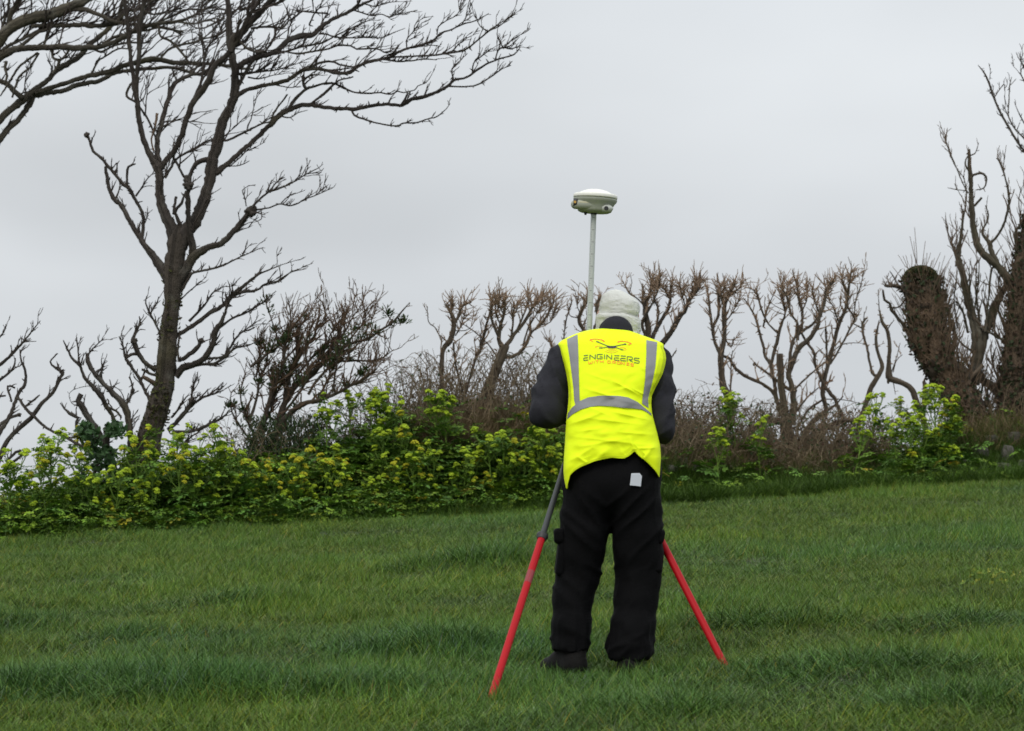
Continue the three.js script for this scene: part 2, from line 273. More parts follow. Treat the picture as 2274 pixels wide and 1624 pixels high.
// --- the tall bare tree on the bank
{
  const T = new Tree('bare_tree', 'tall bare windswept tree with ivy-flecked forked trunk on the bank', 'tree', 330, 1050, 11, { tw: 9, tl: 0.24 });
  T.limb('c', '700 1180 190, 740 1100 165, 775 1010 150, 805 900 132, 838 790 116, 865 690 112, 878 600 108, 885 500 108, 892 400 96, 903 300 88, 912 200 90, 916 120 100, 921 60 112, 927 0 108, 934 -60 104, 941 -115 84, 945 -150 46, 947 -172 12', { trunk: true, tw: 1.5, tl: 0.07, spur: 22, rough: 0.13, col: barkCol(0.055, 0.045, 0.036, 0.7) });
  T.limb('a', '1125 1600 104, 1110 1520 100, 1078 1430 84, 1040 1350 70, 1015 1250 66, 1010 1120 60, 995 1050 66', { tw: 1, drift: 0.05 });
  T.limb('a', '1000 1070 60, 965 1000 48, 930 940 42, 900 850 40, 880 750 38, 866 620 40, 850 520 36, 838 430 32, 828 380 30, 815 250 32, 805 120 30, 790 0 28, 780 -120 24', { tw: 4, from: 0.6 });
  T.limb('a', '866 600 34, 870 480 34, 880 350 36, 882 250 36, 885 150 34, 905 50 30, 915 0 28, 940 -110 22', { tw: 7, from: 0.3 });
  T.limb('a', '1005 1050 50, 997 950 40, 1000 860 36, 1025 780 36, 1050 680 34, 1080 590 34, 1110 530 34, 1170 490 30, 1230 470 26, 1290 470 22, 1340 430 18');
  T.limb('a', '985 870 14, 940 760 18, 900 700 18, 855 645 18, 805 612 20, 808 570 20, 840 520 16, 880 450 14, 905 430 10', { tw: 3 });
  T.limb('a', '975 960 14, 960 880 14, 985 800 18, 995 720 22', { tw: 1, col: barkCol(0.16, 0.11, 0.075, 0.1) });
  T.limb('a', '1015 1070 50, 1060 1010 44, 1110 950 42, 1150 860 40, 1190 740 44, 1220 660 44, 1270 590 46, 1320 520 46, 1350 440 46, 1400 380 40, 1440 350 36, 1500 270 32, 1540 180 30, 1570 110 28, 1624 40 24, 1680 -60 20', { from: 0.5 });
  T.limb('a', '1190 720 26, 1240 600 24, 1270 540 22, 1290 450 20, 1300 350 20, 1330 280 16, 1390 220 12, 1420 130 10');
  T.limb('a', '1045 1130 22, 1080 1070 20, 1120 1010 18, 1180 970 18, 1240 940 18, 1330 890 16, 1440 890 18, 1530 850 18, 1612 808 16, 1680 780 13, 1720 776 10', { tw: 3 });
  T.limb('a', '1100 1010 14, 1100 900 10', { tw: 0, col: barkCol(0.2, 0.15, 0.11, 0.1) });
  T.limb('a', '1100 1000 20, 1130 1050 20, 1160 1110 20, 1190 1160 24', { tw: 4 });
  T.limb('a', '1135 1600 100, 1160 1510 112, 1210 1435 100, 1255 1370 90, 1290 1280 85, 1320 1180 82, 1340 1080 90, 1352 1000 85, 1385 880 82, 1412 770 75, 1460 680 65, 1490 590 62, 1492 480 60, 1475 380 55, 1460 280 56, 1455 180 50, 1450 80 42, 1445 0 38, 1435 -120 30', { tw: 1, drift: 0.03, spur: 16 });
  T.limb('a', '1320 1010 40, 1260 1030 34, 1220 1080 30, 1195 1140 30', { tw: 3, knob: 0.045 });
  T.limb('a', '1215 1660 66, 1222 1580 56, 1205 1480 44, 1190 1350 34, 1190 1250 30, 1195 1175 34', { tw: 3, knob: 0.05 });
  T.limb('a', '1160 1450 30, 1110 1350 26, 1150 1290 22, 1180 1210 16', { tw: 2 }); T.limb('a', '1100 1360 20, 1110 1290 22, 1116 1250 24', { tw: 0 });
  // lower right limb with a burr
  T.limb('a', '1120 1800 80, 1180 1710 76, 1225 1630 70, 1310 1575 48, 1400 1545 44, 1470 1480 42, 1540 1400 40, 1590 1340 44', { tw: 5, tl: 0.14, knob: 0.06 });
  T.limb('b', '140 1310 20, 190 1260 16, 240 1220 16, 300 1200 13, 380 1165 12, 440 1130 10, 500 1095 9, 560 1065 7, 588 1040 4', { tw: 16, tl: 0.1 }); T.limb('b', '240 1220 10, 290 1160 9, 345 1125 5', { tw: 16, tl: 0.1 });
  T.limb('b', '165 1330 16, 240 1320 11, 310 1295 11, 370 1305 11, 420 1295 10, 470 1265 9, 540 1240 8, 610 1210 4', { tw: 16, tl: 0.1 }); T.limb('b', '320 1290 9, 370 1245 8, 440 1220 4', { tw: 10, tl: 0.08 });
  T.limb('b', '100 1310 10, 90 1250 9, 75 1210 8, 120 1175 4', { tw: 8, tl: 0.08 }); T.limb('b', '195 1340 9, 195 1390 8, 150 1410 4', { tw: 10, tl: 0.06 });
  // lower left limb
  T.limb('a', '1070 1780 76, 1015 1690 66, 975 1630 58, 940 1580 50, 900 1530 40, 850 1450 36, 810 1380 34, 770 1310 32, 730 1270 34, 700 1220 28, 680 1150 26, 670 1060 22', { tw: 6, tl: 0.1 });
  T.limb('a', '900 1515 30, 910 1430 28, 900 1350 26, 860 1270 26, 820 1200 28, 780 1170 28, 740 1120 24, 680 1050 26, 640 1000 24, 590 960 24, 570 900 20, 552 858 26', { tw: 6, tl: 0.1, knob: 0.028 });
  T.limb('a', '805 1190 20, 805 1120 18, 815 1060 20, 860 1040 10', { tw: 4, tl: 0.08 }); T.limb('a', '860 1245 16, 900 1190 12, 930 1140 9, 970 1100 5', { tw: 16, tl: 0.1 }); T.limb('a', '900 1440 16, 925 1400 10, 935 1340 6', { tw: 16, tl: 0.08 }); T.limb('a', '730 1270 16, 760 1180 8, 740 1120 5', { tw: 10, tl: 0.08 });
  // the long arched limb to the right
  T.limb('a', '1365 1095 54, 1440 1040 36, 1520 970 34, 1624 880 34, 1700 805 36, 1790 720 38, 1880 680 36, 1960 665 34, 2060 680 28, 2160 690 27, 2262 690 28, 2362 672 26, 2462 662 24, 2552 668 24, 2612 630 28, 2672 618 28, 2762 590 24, 2842 545 22, 2882 508 20, 2962 490 17, 3032 440 16, 3102 400 14, 3182 370 12, 3262 345 10, 3300 300 7', { tw: 5, tl: 0.1, drift: 0.12 });
  T.limb('b', '1390 548 13, 1470 550 12, 1560 540 12, 1650 490 10, 1720 440 8, 1780 415 6', { tw: 14, tl: 0.07 }); T.limb('b', '1415 505 14, 1405 440 12, 1440 400 9, 1470 375 6', { tw: 20, tl: 0.09 }); T.limb('b', '1535 465 13, 1545 400 11, 1590 360 9, 1645 320 6', { tw: 22, tl: 0.09 });
  T.limb('b', '1680 380 11, 1700 320 11, 1730 300 14, 1780 310 10, 1845 288 6', { tw: 24, tl: 0.09 }); T.limb('b', '1730 300 12, 1700 250 8, 1690 210 6', { tw: 20, tl: 0.09 }); T.limb('b', '1740 295 11, 1790 250 8, 1855 212 5', { tw: 24, tl: 0.09 });
  T.limb('b', '768 692 16, 785 730 16, 860 760 14, 930 780 12, 1050 800 12, 1100 782 12, 1180 778 11, 1250 755 10, 1310 740 9, 1370 690 6, 1395 655 4', { tw: 12, tl: 0.05, dir: V(0.3, 0.3, 0) });
  T.limb('b', '350 720 30, 400 640 26, 440 600 24, 480 565 22, 540 545 18, 600 530 17, 660 530 17, 720 560 16, 790 585 14, 870 592 14, 950 588 12, 1020 598 12, 1060 578 11, 1100 588 10, 1170 570 9, 1190 545 8, 1240 525 6, 1262 500 4', { tw: 7, tl: 0.08 });
  T.limb('b', '480 565 24, 460 520 24, 480 495 18, 525 470 8', { tw: 24, tl: 0.1 }); T.limb('b', '510 660 20, 560 620 18, 600 590 22, 650 540 18, 690 510 14, 730 500 12, 778 488 12', { tw: 5, tl: 0.06 }); T.limb('b', '250 800 14, 270 730 16, 300 680 14, 340 630 12, 360 600 14', { tw: 5, tl: 0.05 });
  T.limb('b', '-40 1060 12, 0 1050 10, 60 1000 10, 100 960 9, 150 940 7, 220 900 4', { tw: 14, tl: 0.07 }); T.limb('b', '-20 1055 9, 60 1050 8, 120 1020 5', { tw: 10, tl: 0.06 }); T.limb('b', '330 740 12, 380 745 10, 430 715 8, 490 700 5', { tw: 8, tl: 0.05 });
  // second limb right
  T.limb('b', '10 640 46, 50 600 42, 110 570 31, 200 545 28, 280 530 28, 360 510 28, 420 470 28, 480 440 28, 560 435 25, 620 450 25, 680 465 25, 760 460 24, 800 430 23, 860 400 24, 930 380 24, 1000 370 21, 1060 335 22, 1120 310 18, 1200 290 16, 1280 260 16, 1340 210 14, 1400 190 12, 1470 155 12, 1560 130 8, 1640 85 5', { tw: 9, tl: 0.12, drift: -0.1 });
  T.limb('b', '500 435 22, 560 400 20, 640 390 18, 690 410 16, 750 420 15, 800 430 14', { tw: 5 }); T.limb('b', '990 378 18, 1060 390 13, 1150 385 11, 1230 375 10, 1310 380 6', { tw: 18, tl: 0.08 });
  T.limb('b', '1000 365 15, 1100 360 14, 1200 355 13, 1300 350 14, 1400 335 14, 1480 320 14, 1540 280 12, 1600 230 12, 1650 190 12, 1700 170 8, 1780 105 5', { tw: 14, tl: 0.1 }); T.limb('b', '1640 200 12, 1600 180 9, 1570 140 7, 1558 85 4', { tw: 14, tl: 0.08 }); T.limb('b', '1400 335 11, 1440 290 10, 1500 235 5', { tw: 24, tl: 0.09 }); T.limb('b', '1655 190 9, 1720 140 8, 1775 120 4', { tw: 18, tl: 0.08 });
  T.limb('b', '1120 310 11, 1120 250 10, 1160 200 8, 1175 150 7, 1240 105 4', { tw: 18, tl: 0.09 }); T.limb('b', '1310 220 11, 1320 170 10, 1370 130 8, 1430 100 6, 1470 40 4', { tw: 22, tl: 0.1 }); T.limb('b', '1470 155 10, 1500 100 8, 1525 65 4', { tw: 22, tl: 0.09 }); T.limb('b', '1130 255 8, 1180 230 7, 1230 205 4', { tw: 12, tl: 0.07 });
  // third bundle
  T.limb('b', '20 440 52, 100 390 44, 180 360 40, 260 340 38, 330 290 42, 380 250 42, 450 230 44, 520 220 36, 570 180 33, 620 140 30, 700 100 26, 780 60 24, 850 20 20, 900 0 18, 980 -60 14', { tw: 6, tl: 0.2 });
  T.limb('b', '0 330 56, 20 240 52, 80 200 50, 140 120 46, 200 70 40, 240 20 36, 290 -60 30', { tw: 8, tl: 0.25 });
  T.limb('b', '240 350 20, 340 330 17, 440 300 17, 540 280 15, 600 265 13, 660 230 11, 720 200 11, 760 180 9, 850 140 8, 920 118 4', { tw: 12, tl: 0.13 }); T.limb('b', '330 325 13, 430 340 16, 500 330 15, 600 315 13, 680 290 13, 760 290 14, 800 310 14, 860 310 13, 930 310 12, 990 335 12, 1040 305 6', { tw: 14, tl: 0.1 });
  T.limb('b', '560 215 15, 600 215 13, 650 230 13, 700 240 14, 750 240 11, 820 240 11, 880 235 10, 960 240 9, 1030 210 8, 1110 178 4', { tw: 14, tl: 0.12 }); T.limb('b', '700 245 11, 745 200 10, 770 185 8, 830 215 6', { tw: 12, tl: 0.09 }); T.limb('b', '820 240 10, 860 210 8, 925 182 5', { tw: 14, tl: 0.09 });
  T.limb('b', '200 350 20, 240 300 20, 280 230 19, 290 180 18, 340 170 16, 370 130 14, 400 118 12', { tw: 12, tl: 0.15 }); T.limb('b', '130 180 18, 220 170 18, 290 175 20', { tw: 10, tl: 0.15 }); T.limb('b', '620 85 16, 540 80 14, 460 72 14, 420 100 12, 380 140 12', { tw: 12, tl: 0.12 });
  T.limb('b', '500 160 14, 530 90 12, 570 40 10, 590 -20 8', { tw: 14, tl: 0.12 }); T.limb('b', '780 65 12, 850 85 12, 900 100 10, 960 90 9, 1010 110 8, 1060 90 6, 1140 82 4', { tw: 20, tl: 0.1 }); T.limb('b', '850 25 11, 920 40 10, 980 20 8, 1060 8 4', { tw: 24, tl: 0.1 });
  T.limb('b', '60 260 18, 110 310 18, 170 330 16, 230 330 14', { tw: 8 }); T.limb('b', '15 470 30, 70 470 24, 150 460 18, 230 450 14, 310 440 9, 400 400 5', { tw: 18, tl: 0.16 }); T.limb('b', '40 560 30, 90 470 26, 130 400 24, 190 340 20', { tw: 8, tl: 0.18 }); T.limb('b', '110 490 14, 180 500 12, 260 480 8, 330 470 4', { tw: 18, tl: 0.12 }); T.limb('b', '280 535 12, 340 550 9, 400 555 8, 440 520 5', { tw: 12, tl: 0.08 });
  T.limb('t', '1450 60 50, 1560 50 40, 1690 -20 30', { tw: 10 }); T.limb('t', '900 230 40, 820 270 34, 700 330 26, 600 360 22, 480 330 18, 400 260 14', { tw: 9, tl: 0.16 }); T.limb('t', '960 350 34, 830 440 36, 740 470 30, 620 500 24, 500 560 20, 420 600 14', { tw: 9, tl: 0.14 }); T.limb('t', '1080 120 40, 1180 100 34, 1260 40 26, 1330 -30 20', { tw: 12, tl: 0.2 }); T.limb('t', '940 200 30, 1040 130 28, 1150 70 22, 1260 -20 18', { tw: 12, tl: 0.2 });
  // limbs low on the trunk, right side
  T.limb('c', '930 630 50, 970 592 44, 1030 572 38, 1080 540 36, 1120 480 34, 1140 400 34, 1180 330 20, 1210 240 18, 1250 190 24, 1300 150 20, 1350 110 13, 1400 82 10, 1502 42 5', { tw: 12, tl: 0.1 });
  T.limb('c', '945 415 30, 1000 380 28, 1060 340 27, 1110 300 28, 1170 270 28, 1220 215 28, 1290 190 20, 1360 180 16, 1400 150 14, 1480 130 12, 1548 75 5', { tw: 14, tl: 0.1 }); T.limb('c', '1000 345 18, 1080 260 13, 1130 190 10, 1200 158 5', { tw: 16, tl: 0.09 });
  T.limb('c', '945 555 22, 990 530 28, 1040 490 30, 1062 450 22', { tw: 10, tl: 0.08, knob: 0.03 }); T.limb('c', '970 600 20, 1060 575 20, 1130 570 18, 1180 540 20, 1220 480 16, 1260 420 12, 1350 355 6', { tw: 16, tl: 0.1 }); T.limb('c', '1100 545 16, 1190 530 16, 1240 490 14, 1320 470 8, 1400 430 5', { tw: 14, tl: 0.09 });
  T.limb('c', '955 190 22, 1000 110 18, 1020 90 16, 1110 70 14, 1180 50 12, 1260 10 10, 1340 -25 6', { tw: 14, tl: 0.09 }); T.limb('c', '955 230 9, 1020 170 8, 1090 112 4', { tw: 10, tl: 0.07 }); T.limb('c', '1160 380 16, 1230 330 14, 1300 300 12, 1370 260 10, 1460 185 5', { tw: 14, tl: 0.09 }); T.limb('c', '950 400 14, 940 500 14, 945 560 14', { tw: 6, tl: 0.07 });
  T.limb('c', '890 920 30, 940 870 26, 1000 800 28, 1012 765 34', { tw: 10, tl: 0.09, knob: 0.035 }); T.limb('c', '1005 800 20, 1070 750 16, 1130 730 12, 1180 712 7', { tw: 14, tl: 0.09 }); T.limb('c', '1010 760 16, 1020 690 12, 1045 635 7', { tw: 22, tl: 0.09 }); T.limb('c', '915 930 26, 1000 930 20, 1080 905 20, 1150 870 16, 1200 835 7', { tw: 12, tl: 0.1 }); T.limb('c', '905 855 16, 935 820 14, 960 780 12, 990 740 7', { tw: 22, tl: 0.09 }); T.limb('c', '900 980 18, 960 1000 14, 1020 950 10, 1060 930 6', { tw: 18, tl: 0.12 });
  // limbs low on the trunk, left side
  T.limb('c', '825 605 30, 770 570 28, 735 525 30, 705 450 34', { tw: 8, tl: 0.08, knob: 0.035 }); T.limb('c', '700 440 20, 722 390 18, 740 350 12, 735 320 6', { tw: 24, tl: 0.08 }); T.limb('c', '850 420 14, 815 345 13, 790 300 14, 770 250 10, 775 212 5', { tw: 20, tl: 0.08 }); T.limb('c', '790 310 10, 830 250 8, 838 215 4', { tw: 20, tl: 0.07 }); T.limb('c', '730 520 20, 690 520 20, 665 540 18, 650 480 12, 628 425 6', { tw: 16, tl: 0.09 });
  T.limb('c', '800 780 22, 765 710 20, 730 640 20, 690 580 20, 665 542 20', { tw: 8, tl: 0.08 }); T.limb('c', '830 680 30, 790 660 26, 752 638 24', { tw: 3, tl: 0.05, col: barkCol(0.1, 0.07, 0.05, 0.2) }); T.limb('c', '830 635 20, 790 620 18, 750 600 16', { tw: 6, tl: 0.07 });
  // ivy flecks on the trunk
  const leaves = new Bag(), R = rngOf(5); for (let i = 0; i < 3000; i++) { const P3 = T.limbs[0], u = Math.pow(R(), 1.5) * 0.8, id = Math.min(P3.length - 2, Math.floor(u * P3.length)), a = R() * 6.28, o = P3[id].clone(), r = T.rads[0][id] * (0.98 + 0.08 * R()); if (fbm(o.x * 8 + Math.cos(a) * 2, o.y * 5, Math.sin(a) * 2, 3) < 0) continue; o.x += Math.cos(a) * r; o.z += Math.sin(a) * r; const g = 0.5 + R(); leaves.leaf(o, V(R() - 0.5, R() * 0.8 - 0.2, R() - 0.5), V(Math.cos(a), 0.3, Math.sin(a)), 0.022 + 0.02 * R(), 0.02, R() < 0.5 ? [0.05 * g, 0.038 * g, 0.024 * g] : [0.06 * g, 0.065 * g, 0.02 * g]); }
  const lf = mesh('foliage', leaves.geo(T.base), leafMat, T.g); lf.userData.kind = 'stuff';
  T.done();
}
// --- the tree whose limbs sweep in over it
{
  const T = new Tree('bare_tree', 'bare tree with thick mossy limbs sweeping across above the forked tree', 'tree', -230, 1170, 23, { d: 29.6, tw: 9, tl: 0.26, col: barkCol(0.062, 0.055, 0.042, 0.8) });
  T.limb('a', '-660 3350 260, -600 2900 220, -520 2400 200, -430 1900 190, -330 1450 180, -220 1150 160, -150 900 150, -110 640 140, -90 440 130', { trunk: true, tw: 0.5, col: barkCol(0.075, 0.064, 0.05, 0.9) });
  T.limb('a', '-190 1120 80, -120 1040 62, -60 960 52, 0 885 45, 50 820 44, 110 765 42, 160 700 44, 190 650 46, 215 600 40', { tw: 2, tl: 0.1 });
  T.limb('a', '-130 880 66, -60 810 56, 0 760 52, 60 700 52, 140 640 56, 220 570 46, 300 510 41, 350 455 41, 420 410 41, 500 360 39, 560 290 36, 620 240 35, 680 190 33, 740 120 30, 765 60 28, 790 0 25, 830 -90 20', { tw: 5 });
  T.limb('a', '210 610 42, 300 590 36, 400 575 36, 480 545 35, 560 525 32, 640 510 31, 720 465 30, 800 450 28, 900 440 26, 1000 430 25, 1100 430 24, 1180 450 22, 1260 470 18, 1340 470 13', { tw: 4, tl: 0.14 });
  T.limb('a', '220 590 36, 340 550 35, 440 520 35, 520 495 35, 600 475 36, 700 455 37, 770 420 37, 850 400 37, 940 380 44, 1020 380 40, 1100 400 36, 1200 400 31, 1300 405 27, 1400 410 24, 1500 430 20, 1600 440 14', { tw: 6, tl: 0.14 });
  T.limb('a', '-100 600 40, -40 540 34, 0 515 36, 50 540 38, 100 590 40, 150 625 42', { tw: 3, tl: 0.1 });
  T.limb('a', '-110 500 76, -60 420 66, 0 360 56, 80 320 50, 160 305 45, 280 300 45, 400 300 46, 500 305 44, 580 300 40, 660 290 36, 740 260 34, 800 225 34, 900 175 30, 1000 150 27, 1100 140 24, 1180 120 20, 1280 70 16, 1380 20 12', { tw: 7 });
  T.limb('a', '-100 420 110, -60 330 96, 0 250 92, 60 180 84, 130 140 82, 230 110 84, 330 90 84, 430 50 76, 500 20 66, 560 -10 60, 660 -90 50', { tw: 7, tl: 0.2, col: barkCol(0.085, 0.075, 0.055, 0.9) });
  T.limb('a', '200 165 30, 300 160 36, 420 160 36, 520 160 36, 620 165 34, 720 150 36, 820 130 32, 900 100 26, 960 40 20, 1000 0 18, 1050 -60 14', { tw: 6 });
  T.limb('a', '460 60 34, 540 60 34, 620 90 30, 700 130 26, 800 150 22, 920 160 20, 1040 180 16, 1160 200 12', { tw: 8, tl: 0.18 });
  T.limb('a', '60 190 40, 60 110 36, 90 50 32, 130 -30 26', { tw: 10 }); T.limb('a', '-60 260 30, 0 220 26, 20 150 22, 50 60 20, 60 -30 16', { tw: 9 });
  T.limb('a', '0 130 20, 40 80 18, 100 30 16', { tw: 9 }); T.limb('a', '40 390 24, 30 440 22, 45 480 18, 28 525 14', { tw: 3, tl: 0.06 }); T.limb('a', '240 335 18, 180 375 18, 110 435 18, 60 520 16, 20 580 13, 0 610 10', { tw: 3, tl: 0.06 }); T.limb('a', '245 335 18, 190 425 17, 130 475 17, 100 540 18, 75 620 16', { tw: 3, tl: 0.06 });
  T.limb('a', '270 300 20, 310 200 20, 330 130 18', { tw: 12 }); T.limb('a', '320 300 20, 340 370 20, 375 385 24, 360 430 22, 330 470 20', { tw: 14, tl: 0.1 }); T.limb('a', '440 310 18, 420 345 18, 380 385 16', { tw: 10, tl: 0.09 }); T.limb('a', '300 510 16, 330 440 14, 300 380 8', { tw: 16, tl: 0.1 });
  T.limb('a', '80 320 26, 160 270 26, 230 210 26, 320 180 24', { tw: 8 }); T.limb('a', '0 330 28, 60 285 26, 140 250 24, 200 215 20, 290 170 18', { tw: 8 }); T.limb('a', '580 470 16, 620 390 16, 680 350 14, 750 310 14, 820 310 10', { tw: 6, tl: 0.1 }); T.limb('a', '640 290 24, 720 240 22, 830 210 20, 940 190 18, 1040 170 14, 1150 220 10', { tw: 8, tl: 0.16 });
  T.limb('a', '560 290 18, 640 330 18, 720 290 16, 830 270 16, 930 270 13, 960 240 9', { tw: 10, tl: 0.12 }); T.limb('a', '1000 150 18, 1020 230 18, 1080 260 18, 1150 330 18, 1200 400 16', { tw: 6, tl: 0.1 }); T.limb('a', '1020 370 20, 1060 320 18, 1130 290 16, 1220 270 14, 1290 240 11, 1380 170 7', { tw: 12, tl: 0.14 }); T.limb('a', '1090 430 16, 1105 475 14, 1122 515 12', { tw: 1 });
  T.limb('a', '740 140 20, 800 80 20, 880 60 18, 970 90 14, 1060 80 10, 1160 40 7', { tw: 16, tl: 0.16 }); T.limb('a', '1000 140 16, 1100 100 14, 1200 60 12, 1300 60 8', { tw: 16, tl: 0.18 }); T.limb('a', '900 60 20, 960 10 18, 1040 -40 14', { tw: 14, tl: 0.2 }); T.limb('a', '1130 140 16, 1230 150 14, 1330 130 12, 1420 160 8', { tw: 14, tl: 0.14 });
  T.done();
}
// --- bare shrubs on the bank
const shrubOpt = (o) => ({ tw: 12, tl: 0.12, group: 'bare shrubs along the bank', ...o });
{
  const T = new Tree('bare_shrub', 'sparse bare shrub with crossing knuckled stems past the yellow-flowered plants', 'shrub', -30, 1060, 31, shrubOpt({}));
  T.limb('c', '-60 1180 40, -20 1100 34, 0 1060 30, 30 990 26, 90 920 26, 160 860 26, 220 780 22, 280 720 20, 320 640 18, 332 618 20, 290 590 14, 265 560 10, 305 515 5', { trunk: true, tw: 6, tl: 0.07 });
  T.limb('c', '-40 1000 32, 0 930 28, 50 850 24, 80 770 22, 100 720 22, 130 680 20, 135 620 16, 110 550 12, 105 495 7', { tw: 6, tl: 0.07 }); T.limb('c', '-40 600 24, 20 560 20, 70 510 20, 110 470 14, 150 420 10, 213 342 5', { tw: 16, tl: 0.08, own: true }); T.limb('c', '90 740 20, 130 800 20, 180 850 20, 220 890 18, 280 930 18, 350 960 18, 400 990 18, 470 1030 16', { tw: 4, tl: 0.06 });
  T.limb('c', '130 800 14, 180 760 14, 210 735 8', { tw: 10, tl: 0.06 }); T.limb('c', '0 890 22, 60 850 20, 100 840 20', { tw: 6, tl: 0.05, knob: 0.02 }); T.limb('c', '60 770 14, 40 690 14, 80 700 12', { tw: 8, tl: 0.06 }); T.limb('c', '-20 740 16, 0 742 14, 30 740 10', { tw: 10, tl: 0.05 }); T.limb('c', '30 1090 18, 80 1040 18, 105 1035 16', { tw: 4, tl: 0.06, knob: 0.02 }); T.limb('c', '-30 680 16, 20 640 16, 70 590 14, 80 540 8', { tw: 12, tl: 0.07 }); T.limb('c', '-60 1190 20, 20 1130 18, 80 1080 18, 140 1040 14', { tw: 5, tl: 0.06 }); T.limb('c', '-20 450 14, 20 400 8, 35 360 4', { tw: 14, tl: 0.07, own: true });
  T.done();
}
{
  const T = new Tree('bare_shrub', 'bare cut-back shrub with blunt knobbly stems beside the tall forked tree', 'shrub', 245, 1060, 37, shrubOpt({}));
  T.limb('c', '600 1150 60, 575 1060 50, 560 1010 46, 530 960 44, 490 890 40, 450 830 36, 430 790 36, 412 768 32, 428 730 30', { trunk: true, tw: 6, tl: 0.08 });
  T.limb('c', '560 1040 40, 500 1050 17, 440 1000 17, 400 900 17, 410 860 18, 380 840 24, 340 810 10, 318 778 6', { tw: 8, tl: 0.06 }); T.limb('c', '570 1040 30, 566 960 32, 560 920 36', { tw: 8, tl: 0.06, knob: 0.03 });
  T.limb('c', '700 1120 46, 695 1010 44, 688 940 42, 680 880 40, 672 830 40, 650 785 42, 600 730 36, 560 690 30, 520 650 27, 490 610 26, 465 560 28, 458 515 18', { tw: 10, tl: 0.09, own: true }); T.limb('c', '620 950 26, 605 870 25, 560 790 26, 520 730 32, 490 690 30, 450 650 22, 420 580 20, 380 540 16, 355 490 12, 333 445 6', { tw: 10, tl: 0.08 });
  T.limb('c', '660 800 20, 690 740 18, 702 715 20', { tw: 12, tl: 0.07, knob: 0.025 }); T.limb('c', '700 700 12, 692 660 10, 680 640 6', { tw: 10, tl: 0.06 }); T.limb('c', '520 650 15, 540 600 14, 535 555 6', { tw: 14, tl: 0.06 }); T.limb('c', '415 570 12, 412 490 10, 403 425 5', { tw: 16, tl: 0.07 }); T.limb('c', '460 530 14, 490 490 10, 545 440 5', { tw: 18, tl: 0.08 }); T.limb('c', '640 850 16, 610 820 16, 560 790 14, 535 720 10', { tw: 8, tl: 0.07 }); T.limb('c', '690 930 10, 640 720 6, 540 690 5, 450 690 4, 380 710 3', { tw: 2, tl: 0.04 }); T.limb('c', '430 800 6, 380 780 5, 365 730 4, 400 700 3', { tw: 1, tl: 0.04 });
  T.done();
}
